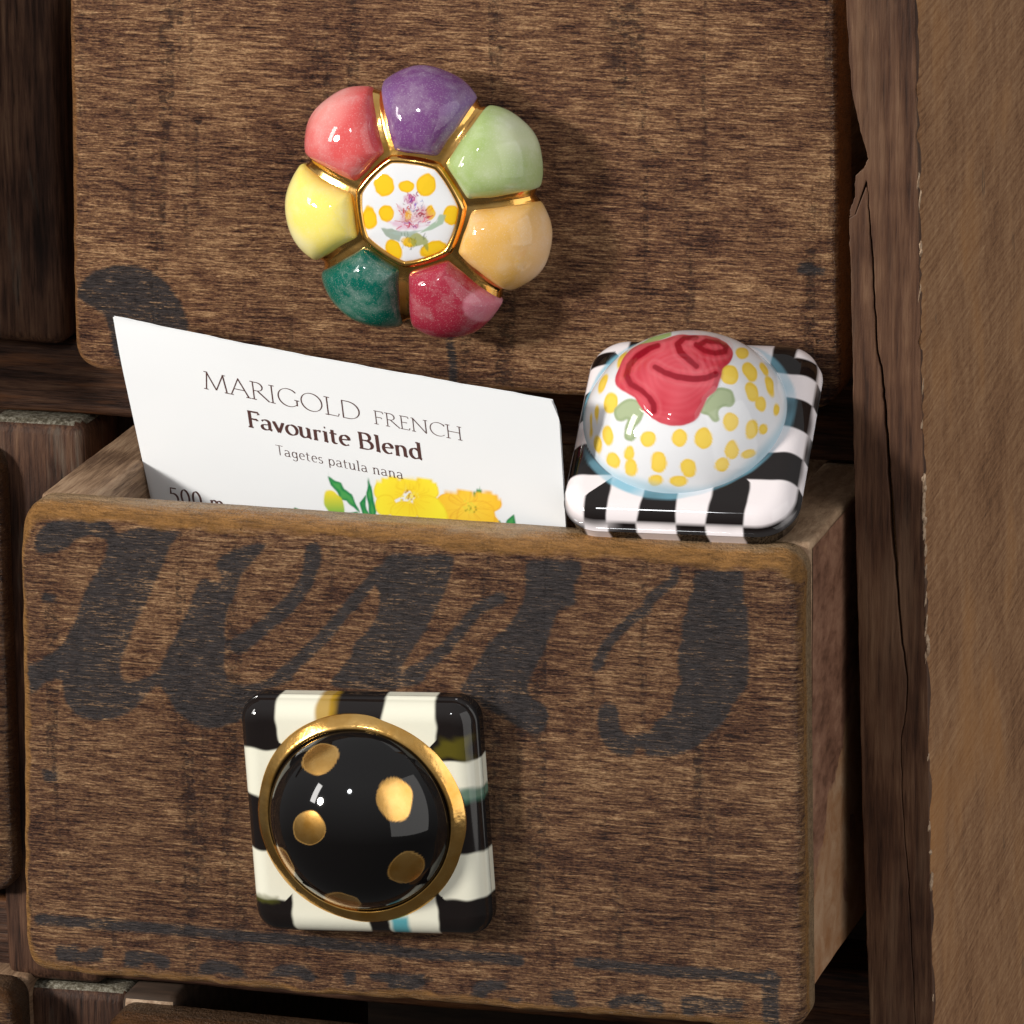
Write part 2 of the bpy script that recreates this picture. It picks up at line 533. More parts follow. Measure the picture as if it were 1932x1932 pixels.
# ------------------------------------------------------------------ rounded fronts
def front_panel(corners, y0, T, rc=0.5, r=0.25, step=0.09, ink=None, wave=0.02, rtop=None):
    """drawer front as a fine rounded slab. corners TL TR BR BL as (x, z); face at y = y0, back at y0 + T.
    returns V, F, attrs with 'edge' and 'ink'"""
    TL, TR, BR, BL = [np.array(c, float) for c in corners]
    W = 0.5 * (np.linalg.norm(TR - TL) + np.linalg.norm(BR - BL))
    H = 0.5 * (np.linalg.norm(TL - BL) + np.linalg.norm(TR - BR))

    def lines(L):
        e = np.array([0, .02, .05, .09, .14, .2, .27, .34, .42, .5])
        inner = np.linspace(0.5, L - 0.5, int((L - 1) / step) + 1)[1:-1]
        return np.r_[e, inner, (L - e)[::-1]]
    xs, zs = lines(W), lines(H)
    X, Z = np.meshgrid(xs, zs)
    P = np.stack([X.ravel(), Z.ravel()], 1)
    # square corner -> round corner
    for cx, cz, sx, sz in ((rc, rc, -1, -1), (W - rc, rc, 1, -1), (rc, H - rc, -1, 1), (W - rc, H - rc, 1, 1)):
        q = (P - (cx, cz)) * (sx, sz)
        m = (q[:, 0] > 0) & (q[:, 1] > 0)
        qm = q[m]
        s = qm.max(1) / np.maximum(np.linalg.norm(qm, axis=1), 1e-9)
        P[m] = (cx, cz) + qm * s[:, None] * (sx, sz)
    # distance to outline
    q = np.abs(P - (W / 2, H / 2)) - (W / 2 - rc, H / 2 - rc)
    d = -(np.linalg.norm(np.maximum(q, 0), axis=1) + np.minimum(q.max(1), 0) - rc)
    d = np.maximum(d, 0)
    rr = np.full(len(P), r)
    if rtop:
        rr = r + (rtop - r) * np.clip((P[:, 1] - (H - 0.9)) / 0.5, 0, 1) + 0.14 * np.clip((0.7 - P[:, 1]) / 0.4, 0, 1)
    rr = rr * np.clip(1 + 0.30 * wob(np.c_[P, P[:, :1] * 0], 1.1) + 0.16 * wob(np.c_[P, P[:, :1] * 0], 4.3, 1), 0.4, 1.8)
    t = np.clip(1 - d / rr, 0, 1)
    y = rr * (1 - np.sqrt(np.maximum(0, 1 - t * t)))
    edge = t
    y = y + wave * wob(np.c_[P, P[:, :1] * 0], 0.7) + 0.4 * wave * wob(np.c_[P, P[:, :1] * 0], 2.3, 2)
    u, v = (P[:, 0] / W)[:, None], (P[:, 1] / H)[:, None]
    XZ = (BL * (1 - u) * (1 - v) + BR * u * (1 - v) + TL * (1 - u) * v + TR * u * v)
    edge = edge * (1 - 0.65 * np.clip((P[:, 0] - (W - 0.45)) / 0.15, 0, 1) * np.clip((H - 0.35 - P[:, 1]) / 0.2, 0, 1))
    edge = edge * np.clip(0.85 + 0.3 * wob(np.c_[P, P[:, :1] * 0], 0.9, 3), 0.3, 1.0)
    V = np.c_[XZ[:, 0], y0 + y, XZ[:, 1]]
    n, m = len(zs), len(xs)
    F = grid_faces(n, m)
    idx = np.arange(n * m).reshape(n, m)
    loop = np.r_[idx[0, :], idx[1:, -1], idx[-1, -2::-1], idx[-2:0:-1, 0]]
    base = len(V)
    L = len(loop)
    rings = [V[loop]]
    yb = y0 + T
    prev = loop
    cen = V[loop].mean(0)
    ev = [edge]
    for k, (fy, sh) in enumerate(((0.5, 0.0), (0.9, 0.0), (1.0, 0.06))):
        q = V[loop].copy()
        q[:, 1] = V[loop][:, 1] * (1 - fy) + yb * fy
        dirv = cen - q
        dirv[:, 1] = 0
        q += dirv / np.linalg.norm(dirv, axis=1)[:, None] * sh
        s = len(V)
        V = np.r_[V, q]
        cur = np.arange(s, s + L)
        for i in range(L):
            j = (i + 1) % L
            F.append((prev[j], prev[i], cur[i], cur[j]))
        prev = cur
        ev.append(np.full(L, 1.15))
    F.append(tuple(prev[::-1].tolist()[::-1]))
    edge = np.concatenate(ev)
    inkd = np.full(len(V), 5.0)
    if ink is not None:
        pp = pix(V)
        px_per_cm = np.linalg.norm(pix(np.array([V.mean(0) + (0.5, 0, 0)])) - pix(np.array([V.mean(0) - (0.5, 0, 0)])))
        inkd = np.clip(ink(pp) / px_per_cm, -2, 5)
        inkd[base:] = 5
    return V, F, {'edge': edge, 'ink': inkd}


def fit_plane(pxs, Y):
    return [(at(u, v, Y)[0], at(u, v, Y)[2]) for u, v in pxs]


# ------------------------------------------------------------------ printing on the lower front (traced strokes of the stencilled word and line)
def za(p):   # crop of the left half
    return [(x * .3906, 905.6 + y * .3906) for x, y in p]


def zb(p):
    return [(528.3 + x * .3125, 1018.8 + y * .3125) for x, y in p]


def zc(p):
    return [(1011.3 + x * .2344, 1041.5 + y * .2344) for x, y in p]


def zd(p):
    return [(x * .3515, 1584.9 + y * .3515) for x, y in p]


def ze(p):
    return [(603.8 + x * .508, 1660.3 + y * .508) for x, y in p]


STROKES = [
    za([(180, 250), (240, 205), (330, 190), (480, 192), (540, 225), (570, 262), (640, 235), (700, 228), (790, 240), (880, 252), (830, 300), (800, 380),
        (770, 450), (720, 560), (690, 630), (640, 720), (600, 830), (582, 900), (600, 962), (650, 972), (710, 955), (765, 920), (770, 985), (735, 1005),
        (700, 1050), (640, 1110), (560, 1152), (460, 1160), (385, 1142), (330, 1090), (308, 1030), (300, 975), (262, 962), (215, 985), (175, 1020),
        (118, 1030), (124, 900), (180, 880), (250, 838), (310, 780), (345, 710), (385, 610), (430, 500), (482, 420), (512, 360), (520, 300), (480, 278),
        (420, 270), (360, 290), (320, 330), (250, 352), (190, 355), (165, 320)]),
    za([(765, 930), (830, 790), (900, 640), (950, 520), (985, 478), (1060, 495), (1078, 470), (1042, 412), (1062, 378), (1130, 338), (1220, 310), (1290, 308),
        (1240, 372), (1165, 465), (1140, 540), (1100, 630), (1085, 720), (1095, 780), (1085, 900), (1112, 975), (1200, 988), (1300, 958), (1380, 918),
        (1420, 960), (1330, 1000), (1240, 1030), (1210, 1130), (1100, 1185), (1010, 1202), (950, 1188), (900, 1152), (850, 1112), (812, 1050), (780, 1000)]),
    za([(1480, 318), (1545, 318), (1542, 420), (1490, 540), (1405, 645), (1290, 745), (1180, 832), (1108, 822), (1120, 765), (1200, 725), (1300, 635), (1395, 545), (1460, 450)]),
    zb([(640, 120), (690, 82), (860, 88), (1042, 95), (1030, 200), (1000, 300), (958, 390), (885, 530), (812, 640), (748, 750), (745, 795), (860, 802), (865, 850),
        (700, 900), (330, 890), (350, 800), (430, 705), (452, 620), (520, 560), (580, 470), (602, 390), (598, 310), (565, 235)]),
    zb([(1480, 150), (1560, 125), (1790, 125), (1818, 200), (1772, 270), (1785, 390), (1685, 420), (1645, 520), (1585, 690), (1522, 800), (1500, 930), (1600, 1000),
        (1622, 1080), (1560, 1175), (1480, 1150), (1110, 930), (1120, 850), (1205, 720), (1262, 620), (1385, 505), (1480, 330)]),
    zc([(1330, 155), (1640, 155), (1670, 190), (1672, 420), (1708, 460), (1715, 800), (1700, 1050), (1645, 1150), (1582, 1230), (1520, 1360), (1405, 1460), (1330, 1540),
        (1200, 1612), (1000, 1652), (885, 1640), (880, 1592), (800, 1582), (795, 1640), (690, 1642), (600, 1600), (515, 1480), (495, 1330), (520, 1242), (580, 1215),
        (640, 1230), (668, 1300), (672, 1400), (720, 1468), (860, 1455), (930, 1438), (955, 1375), (1050, 1310), (1100, 1222), (1112, 1130), (1178, 1040),
        (1142, 960), (1150, 780), (1180, 700), (1172, 560), (1218, 480), (1225, 380), (1270, 290), (1262, 215)]),
]
LINES = [
    (zb([(0, 825), (110, 735), (270, 580), (390, 430), (500, 310), (610, 190)]), 12),
    (zb([(720, 840), (880, 760), (1010, 640), (1100, 530), (1200, 410), (1330, 350)]), 12),
    (zc([(490, 920), (560, 760), (680, 620), (780, 530), (890, 470), (905, 390), (1000, 310), (1105, 235), (1120, 160)]), 10),
    (zd([(215, 425), (400, 440), (760, 468), (1100, 495), (1350, 520), (1700, 545), (1932, 575)]), 10.5),
    (ze([(0, 238), (200, 255), (400, 278), (560, 282), (740, 300)]), 10.5),
    (ze([(960, 305), (1150, 325), (1330, 342), (1500, 350), (1690, 372)]), 10.5),
    (ze([(1668, 362), (1672, 430), (1676, 535)]), 16),
]
BITS = [
    zd([(300, 565), (415, 568), (415, 600), (480, 600), (480, 570), (555, 572), (555, 655), (300, 650)]),
    zd([(665, 595), (800, 600), (910, 630), (910, 695), (840, 690), (830, 655), (755, 660), (755, 690), (665, 685)]),
    zd([(1060, 720), (1075, 670), (1130, 640), (1200, 645), (1270, 670), (1335, 740), (1255, 740), (1180, 715), (1120, 720)]),
    zd([(1430, 735), (1480, 680), (1560, 665), (1640, 675), (1690, 720), (1700, 765), (1640, 760), (1590, 735), (1500, 735)]),
    zd([(1835, 705), (1910, 690), (1910, 780), (1860, 785), (1840, 750)]),
    ze([(180, 345), (390, 350), (385, 405), (300, 415), (250, 400), (250, 380), (185, 370)]),
    ze([(556, 440), (575, 385), (620, 365), (695, 375), (690, 405), (630, 415), (600, 445)]),
    ze([(700, 435), (750, 440), (750, 455), (700, 455)]),
    ze([(860, 410), (940, 405), (960, 475), (920, 480), (865, 455)]),
    ze([(1060, 460), (1100, 430), (1200, 425), (1270, 445), (1280, 505), (1220, 505), (1200, 465), (1110, 465), (1100, 490)]),
    ze([(1340, 430), (1575, 440), (1570, 490), (1390, 495), (1385, 520), (1345, 520)]),
]
STROKES = [smooth(s, 3) for s in STROKES]


def ink_lower(pp):
    d = np.full(len(pp), 500.0)
    for s in STROKES + BITS:
        d = np.minimum(d, sdf_poly(pp, s))
    for s, w in LINES:
        d = np.minimum(d, sdf_line(pp, s, w))
    # small old nail slots
    for s in ([(80, 1118), (104, 1125), (106, 1136), (80, 1136)], [(78, 1452), (112, 1456), (110, 1475), (84, 1476)]):
        d = np.minimum(d, sdf_poly(pp, s))
    return d


def ink_upper(pp):
    d = sdf_poly(pp, smooth([(146, 560), (165, 522), (200, 504), (245, 500), (290, 515), (325, 547), (346, 585), (356, 625), (350, 690), (230, 690), (200, 600)], 3))
    d = np.minimum(d, sdf_poly(pp, [(1504, 497), (1530, 495), (1534, 502), (1558, 506), (1558, 519), (1504, 518)]))
    d = np.minimum(d, sdf_line(pp, [(848, 640), (856, 690), (853, 735)], 8))
    return d


# ================================================================== the cabinet
cab = thing('cabinet', 'old dark brown wooden cabinet frame with cracked stile and sawn side panel around the drawers', 'cabinet', (7.5, 14, -13))
YR, YP = 2.9, 2.45                           # front of the rails, front of the posts


def xz(u, v, Y):
    p = at(u, v, Y)
    return p[0], p[2]


RZ1 = (9.03, 10.52)                          # rail between the rows
PITCH = 11.55
for k in range(-1, 3):
    z0, z1 = RZ1[0] + PITCH * (1 - k) - PITCH + 0, RZ1[1] + PITCH * (1 - k) - PITCH
    V, F = rbox(-16, 15.3, YR, YR + 2.0, z0, z1, 0.16, 0.05, 3, 1.0)
    add('rail', V, F, M['rail_wood'], cab)
pr = at(160, 830, YP)[0]
pr2 = at(244, 1880, YP)[0]
for z0, z1, x0, x1 in ((10.54, 21.5, -4.0, at(124, 600, YP)[0]), (-2.50, 9.0, -2.75, pr + 0.05), (-14.05, -2.56, -2.55, pr2)):
    V, F = rbox(x0, x1, YP, YP + 4, z0, z1, 0.28, 0.05, 4, 0.8)
    post = add('post', V, F, M['post_wood'], cab)
    post.data.materials.append(M['end_grain'])
    zt = V[:, 2].max()
    for p in post.data.polygons:
        if p.normal.z > 0.8:
            p.material_index = 1
# right side: cracked front stile in two islands split by the crack, and the sawn side panel behind it
Ys = 0.0
L_out = [(1590, -60), (1597, 20), (1601, 90), (1606, 165), (1614, 205), (1622, 240), (1634, 283), (1638, 300), (1630, 318), (1614, 332), (1613, 372), (1603, 398), (1602, 410)]
L_low = [(1602, 440), (1605, 520), (1608, 660), (1610, 820), (1613, 960), (1618, 1150), (1623, 1360), (1628, 1560), (1634, 1740), (1640, 1900), (1645, 2040)]
CR = [(1636, 345), (1640, 400), (1645, 470), (1650, 560), (1655, 660), (1664, 700), (1670, 760), (1676, 860), (1681, 930), (1686, 1010), (1693, 1100), (1701, 1200), (1712, 1280), (1710, 1340), (1700, 1400), (1702, 1500), (1711, 1620), (1716, 1700), (1724, 1850), (1730, 2040)]
CW = [0.0, 1.2, 1.7, 1.7, 1.9, 2.2, 2.4, 3.0, 3.4, 4.2, 2.4, 1.9, 1.4, 0.7, 0.6, 0.7, 0.6, 0.8, 0.6, 0.5]
R_out = [(1726 + (v + 60) * 0.0175, v) for v in np.linspace(-60, 2040, 120)]
R_pan = [(1726 + (v + 60) * 0.0175, v) for v in np.linspace(-700, 3400, 220)]
rj = np.random.default_rng(3)
R_jit = []
for i, (u, v) in enumerate(R_out):
    amp = 1.2 if v < 600 else (3.6 if v < 1250 else 2.2)
    R_jit.append((u - min(9, abs(rj.normal()) * amp) * (0.4 if rj.random() < 0.6 else 1.0), v))


def slab(loop_px, y0, depth, bev=0.05):
    pts = [xz(u, v, y0) for u, v in loop_px]
    bm = bmesh.new()
    vs = [bm.verts.new((x, y0, z)) for x, z in pts]
    f = bm.faces.new(vs)
    f.normal_update()
    if f.normal.y > 0:
        f.normal_flip()
    r = bmesh.ops.extrude_face_region(bm, geom=[f])
    nv = [e for e in r['geom'] if isinstance(e, bmesh.types.BMVert)]
    for v in nv:
        v.co.y += depth
    bm.normal_update()
    ed = [e for e in bm.edges if all(abs(v.co.y - y0) < 1e-6 for v in e.verts)]
    bmesh.ops.recalc_face_normals(bm, faces=bm.faces[:])
    if bev:
        bmesh.ops.bevel(bm, geom=ed, offset=bev, segments=2, profile=0.5, affect='EDGES', clamp_overlap=True)
    bmesh.ops.triangulate(bm, faces=[f for f in bm.faces if len(f.verts) > 4])
    bm.verts.index_update()
    V = np.array([v.co for v in bm.verts])
    F = [[v.index for v in f.verts] for f in bm.faces]
    bm.free()
    return V, F


def rough_line(p, n=5, a=0.5, seed=1):
    r = np.random.default_rng(seed)
    out = []
    for (u0, v0), (u1, v1) in zip(p[:-1], p[1:]):
        for k in range(n):
            t = k / n
            out.append((u0 + (u1 - u0) * t + r.normal() * a * (k > 0), v0 + (v1 - v0) * t))
    return out + [p[-1]]


CW = [w for w0, w1 in zip(CW[:-1], CW[1:]) for w in np.linspace(w0, w1, 6)[:-1]] + [CW[-1]]
CR = rough_line(CR, 5, 0.6, 4)
L_out = rough_line(L_out, 5, 0.7, 5)
L_low = rough_line(L_low, 8, 0.5, 6)
cl = [(u - w, v) for (u, v), w in zip(CR, CW)]
cr = [(u + w, v) for (u, v), w in zip(CR, CW)]
V1, F1 = slab(L_out + [(1612, 408), (1634, 340)] + cr + R_jit[::-1], Ys, 0.35, 0.02)
V2, F2 = slab([(1602, 412), (1614, 404), (1634, 352)] + cl[1:] + L_low[::-1], Ys, 0.35, 0.02)
stile = add('stile', np.r_[V1, V2], F1 + [[i + len(V1) for i in f] for f in F2], M['stile_wood'], cab, smooth_shade=False,
            label='dark stile with a bite out of its edge and long cracks')
# the board behind: fills the cracks, its outer side carries the saw marks
xr = [(xz(u, v, Ys + 0.0)) for u, v in R_pan]
NZ, NY = len(xr), 26
ys = np.r_[np.linspace(0.0, 2, 8)[:-1], np.linspace(2, 70, NY - 7)]
V = []
for i, (x, z) in enumerate(xr):
    for y in ys:
        V.append((x + 0.012 + (0.0 if y > 0.01 else -0.03) + 0.01 * math.sin(z * 3.1 + y), y + 0.04, z))
V = np.array(V)
F = [(a, b, c, d) for a, b, c, d in grid_faces(NZ, NY)]
# inner and front faces
b0 = len(V)
fr = V.reshape(NZ, NY, 3)[:, 0]
inn = np.array([(15.55 - 0.0 + (0.25 if z < 4 else 0) - 0.15, 0.36, z) for _, _, z in fr])
bk = inn.copy()
bk[:, 1] = 70
V = np.r_[V, np.c_[fr[:, 0] - 0.25, np.full(NZ, 0.07), fr[:, 2]], inn, bk]
for i in range(NZ - 1):
    a = i * NY
    c = (i + 1) * NY
    F.append((a, c, b0 + i + 1, b0 + i))
    F.append((b0 + i, b0 + i + 1, b0 + NZ + i + 1, b0 + NZ + i))
    F.append((b0 + NZ + i, b0 + NZ + i + 1, b0 + 2 * NZ + i + 1, b0 + 2 * NZ + i))
add('side_panel', V, F, M['panel_wood'], cab, smooth_shade=False, label='sawn brown side panel with diagonal saw marks')
# pale splinters along the corner
SV, SF = [], []
for k in range(34):
    v = rj.uniform(150, 1900)
    if rj.random() < 0.45:
        v = rj.uniform(900, 1250)
    u = 1726 + (v + 60) * 0.0175
    p = at(u - rj.uniform(-1, 3.5), v, -0.012)
    hl, hw = rj.uniform(0.05, 0.26), rj.uniform(0.02, 0.055)
    n = 7
    Vs = []
    for a in range(n):
        t = 2 * math.pi * a / n
        Vs.append((p[0] + hw * math.cos(t) * rj.uniform(.6, 1.2) + 0.1 * hl * math.sin(t), 0.03, p[2] + hl * math.sin(t)))
    Vs.append((p[0], -0.022, p[2]))
    s0 = len(SV)
    SV += Vs
    SF += [(s0 + i, s0 + (i + 1) % n, s0 + n) for i in range(n)]
add('splinters', SV, SF, M['chip_and_lit_wood'], cab, smooth_shade=False)['kind'] = 'stuff'
V, F = rbox(-16, 15.3, 20, 21, -26, 34, 0.1, 0.0)
add('back_panel', V, F, M['back_wood'], cab)

# ================================================================== upper drawer
YU = 1.0
up = thing('drawer', 'closed upper drawer with the multicoloured flower knob, weathered brown front', 'drawer', (6.7, YU, 10.2), 'weathered crate drawers of the cabinet')
cU = fit_plane([(127, -45), (1576, -45), (1583, 777), (141, 697)], YU)
V, F, A = front_panel(cU, YU, 1.3, 0.55, 0.17, 0.09, ink_upper, 0.02)
V[:, 0] = V[:, 0]
add('front_panel', V, F, M['front_upper'], up, A)
for x0, x1 in ((-0.3, 0.5), (12.9, 13.7)):
    V, F = rbox(x0, x1, 3.0 - 0.2, 16, 10.75, 18.5, 0.05, 0.02)
    add('side_panel', V, F, M['raw_wood'], up)

# ================================================================== lower drawer, pulled out
YL = -3.26
low = thing('drawer', 'pulled out lower drawer with black stencilled script, holding the seed packet', 'drawer', (7.5, YL, -0.1), 'weathered crate drawers of the cabinet')
cL = fit_plane([(34, 950), (1508, 1051), (1517, 1957), (47, 1836)], YL)
V, F, A = front_panel(cL, YL, 0.95, 0.45, 0.22, 0.08, ink_lower, 0.02, rtop=0.36)
add('front_panel', V, F, M['front_lower'], low, A)


def side_board(x0, x1, y0, y1, z0, z1, name, parent, bare_right=True):
    V, F = rbox(x0, x1, y0, y1, z0, z1, 0.09, 0.03, 3, 0.35)
    # slice more finely up the height so that edge / bare attributes resolve
    e = np.clip((V[:, 2] - (z1 - 0.13)) / 0.08, 0, 1)
    b = np.zeros(len(V))
    return V, F, {'edge': e, 'bare': b}


def side_grid(x, y0, y1, z0, z1, sgn):
    """outer face as a fine grid to carry the worn raw patch at its lower end"""
    ny, nz = 60, 90
    Y, Z = np.meshgrid(np.linspace(y0, y1, ny), np.linspace(z0, z1, nz))
    P = np.c_[Y.ravel(), Z.ravel()]
    bare = np.clip(1.1 - (P[:, 1] - z0 + (-(P[:, 0] - y0)) * 0.9) / 3.0, 0, 1)
    V = np.c_[np.full(len(P), x) + 0.012 * wob(np.c_[P, P[:, :1] * 0], 1.1), P]
    return V, grid_faces(nz, ny), {'edge': np.zeros(len(P)), 'bare': bare}


yb = YL + 0.95
V, F, A = side_board(0.12, 1.22, yb - 0.02, 15, 0.3, 8.97, 'side_panel', low)
A['bare'][:] = 1.0
A['edge'] = np.where(V[:, 2] > 8.8, 1.0, 0.0)
add('side_panel', V, F, M['raw_wood'], low, A)
V, F, A = side_board(13.75, 14.80, yb - 0.02, 15, 0.42, 8.97, 'side_panel', low)
V3, F3, A3 = side_grid(14.815, yb + 0.05, 8, 0.52, 8.86, 1)
n0 = len(V)
add('side_panel', np.r_[V, V3], F + [[i + n0 for i in f] for f in F3], M['side_wood'], low, {k: np.r_[A[k], A3[k]] for k in A},
    label='stained right side with pale raw streaks')
V, F = rbox(1.24, 13.73, yb, 15, 0.6, 1.2, 0.03, 0.0)
add('bottom_panel', V, F, M['raw_wood'], low)
V, F = rbox(1.24, 13.73, 13.5, 14.4, 1.22, 8.6, 0.05, 0.02)
add('back_panel', V, F, M['raw_wood'], low)

# ================================================================== third drawer, mostly below the frame
Y3 = 1.45
th = thing('drawer', 'drawer below the open one, only its left corner and rim seen in the shade', 'drawer', (7.2, Y3, -12), 'weathered crate drawers of the cabinet')
p3 = at(196, 1921, Y3)
zt = p3[2] + 0.05
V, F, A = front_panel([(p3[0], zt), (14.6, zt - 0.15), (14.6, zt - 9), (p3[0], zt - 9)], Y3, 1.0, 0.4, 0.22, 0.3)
add('front_panel', V, F, M['front_shaded'], th, A)
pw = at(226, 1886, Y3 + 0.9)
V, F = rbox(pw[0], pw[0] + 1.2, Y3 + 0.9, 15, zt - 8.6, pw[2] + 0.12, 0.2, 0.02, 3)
sp3 = add('side_panel', V, F, M['back_wood'], th)  # dark board colour stands in for the shade along this wall
sp3.data.materials.append(M['chip_and_lit_wood'])
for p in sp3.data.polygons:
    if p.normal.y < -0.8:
        p.material_index = 1  # pale front end: the light falling on it is put into the colour
V, F = rbox(13.2, 14.4, Y3 + 1.05, 15, zt - 8.6, zt - 0.2, 0.08, 0.02)
add('side_panel', V, F, M['raw_wood'], th)
V, F = rbox(pw[0] + 1.25, 13.15, Y3 + 1.05, 15, zt - 8.0, zt - 7.5, 0.03, 0)
add('bottom_panel', V, F, M['raw_wood'], th)

# ================================================================== drawers of the next column, cut by the left edge of the frame
nb = thing('drawer', 'closed drawer at the left edge, only the right edge of its front visible', 'drawer', (-9, 1.9, -0.5), 'weathered crate drawers of the cabinet')
pn = at(17, 1400, 1.95)
pb = at(10, 1688, 1.95)
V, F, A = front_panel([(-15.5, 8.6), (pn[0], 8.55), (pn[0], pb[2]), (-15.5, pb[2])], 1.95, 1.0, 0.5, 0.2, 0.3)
add('front_panel', V, F, M['front_shaded'], nb, A)
V, F = rbox(-14.9, pn[0] - 0.6, 3.1, 15, 0.2, 8.2, 0.1, 0.0)
add('drawer_box', V, F, M['raw_wood'], nb)
nb3 = thing('drawer', 'open drawer corner at the bottom left edge of the picture, bare rim in shade', 'drawer', (-9, 1.2, -12), 'weathered crate drawers of the cabinet')
pq = at(24, 1890, 1.2)
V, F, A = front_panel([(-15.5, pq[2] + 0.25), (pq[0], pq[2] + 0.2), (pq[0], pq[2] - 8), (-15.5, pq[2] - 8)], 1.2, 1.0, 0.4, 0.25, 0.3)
add('front_panel', V, F, M['front_shaded'], nb3, A)
V, F = rbox(pq[0] - 1.2, pq[0] - 0.05, 2.25, 15, pq[2] - 7.6, pq[2] + 0.15, 0.1, 0.02)
add('side_panel', V, F, M['raw_wood'], nb3)
# the drawer above it stands open just outside the picture; placed so that its shadow falls on the post
nbu = thing('drawer', 'open drawer of the next column, just outside the left of the picture', 'drawer', (-9, -2.6, 11), 'weathered crate drawers of the cabinet')
XN, YN, ZN = -4.9, -2.9, 11.3
V, F, A = front_panel([(-15.5, 21.5), (XN, 21.5), (XN, ZN), (-15.5, ZN)], YN, 1.0, 0.4, 0.2, 0.4)
add('front_panel', V, F, M['front_shaded'], nbu, A)
V, F = rbox(XN - 1.3, XN - 0.15, YN + 1.0, 15, ZN + 0.1, 21.2, 0.1, 0.02)
add('side_panel', V, F, M['raw_wood'], nbu)


# ================================================================== flower knob on the upper drawer
def frame_at(c, n, up_hint, roll=0.0):
    n = np.array(n, float)
    n /= np.linalg.norm(n)
    x = np.cross(np.array(up_hint, float), n)
    x /= np.linalg.norm(x)
    y = np.cross(n, x)
    r = math.radians(roll)
    x, y = x * math.cos(r) + y * math.sin(r), -x * math.sin(r) + y * math.cos(r)
    c = np.array(c, float)
    return lambda p: c + np.asarray(p)[..., :1] * x + np.asarray(p)[..., 1:2] * y + np.asarray(p)[..., 2:3] * n


OUT = 0.70                                   # outline of the flower above the wood
fc = at(795, 382, YU - OUT)
_fw = frame_at((fc[0], YU - OUT, fc[2]), (0, -1, 0), (0, 0, 1))
FS = 0.962                                  # overall size of the flower


def fw(p):
    return _fw(np.asarray(p) * (FS, FS, 1.0))


NP = 7
PHI0 = math.radians(84)
STEP = 2 * math.pi / NP


def outline(th):
    d = (th - PHI0 + STEP / 2) % STEP - STEP / 2
    c, r = 1.50, 1.2
    s = c * np.sin(d)
    return c * np.cos(d) + np.sqrt(np.maximum(r * r - s * s, 0))


def body_z(r, R):
    return 0.75 * np.sqrt(np.maximum(0, 1 - (r / (R * 1.02)) ** 2.4))


nt, nr = 280, 50
TH = np.arange(nt) / nt * 2 * math.pi
RO = outline(TH) - 0.035
dd = (TH - PHI0) % STEP - STEP / 2
RO = RO - 0.05 * np.exp(-(dd / 0.07) ** 2)
rows = []
for k in range(nr):
    f = k / (nr - 1)
    r = RO * f
    z = body_z(r, RO)
    rows.append(np.stack([r * np.cos(TH), r * np.sin(TH), z], 1))
for f, z in ((0.99, -0.08), (0.94, -0.2), (0.82, -0.36), (0.66, -0.5), (0.60, -0.6)):
    rows.append(np.stack([RO * f * np.cos(TH), RO * f * np.sin(TH), np.full(nt, z)], 1))
V = fw(np.concatenate(rows))
fk = add('knob', V, grid_faces(len(rows), nt, True), M['gold'], up, label='flower shaped ceramic knob with seven coloured petals and gold seams')
PC = [((116, 70, 124), (156, 140, 192)), ((164, 186, 118), (206, 214, 178)), ((228, 178, 96), (236, 204, 170)), ((164, 44, 66), (206, 120, 138)),
      ((2, 92, 78), (40, 125, 102)), ((245, 228, 116), (247, 241, 200)), ((214, 88, 88), (238, 172, 164))]
HIN = 1.13
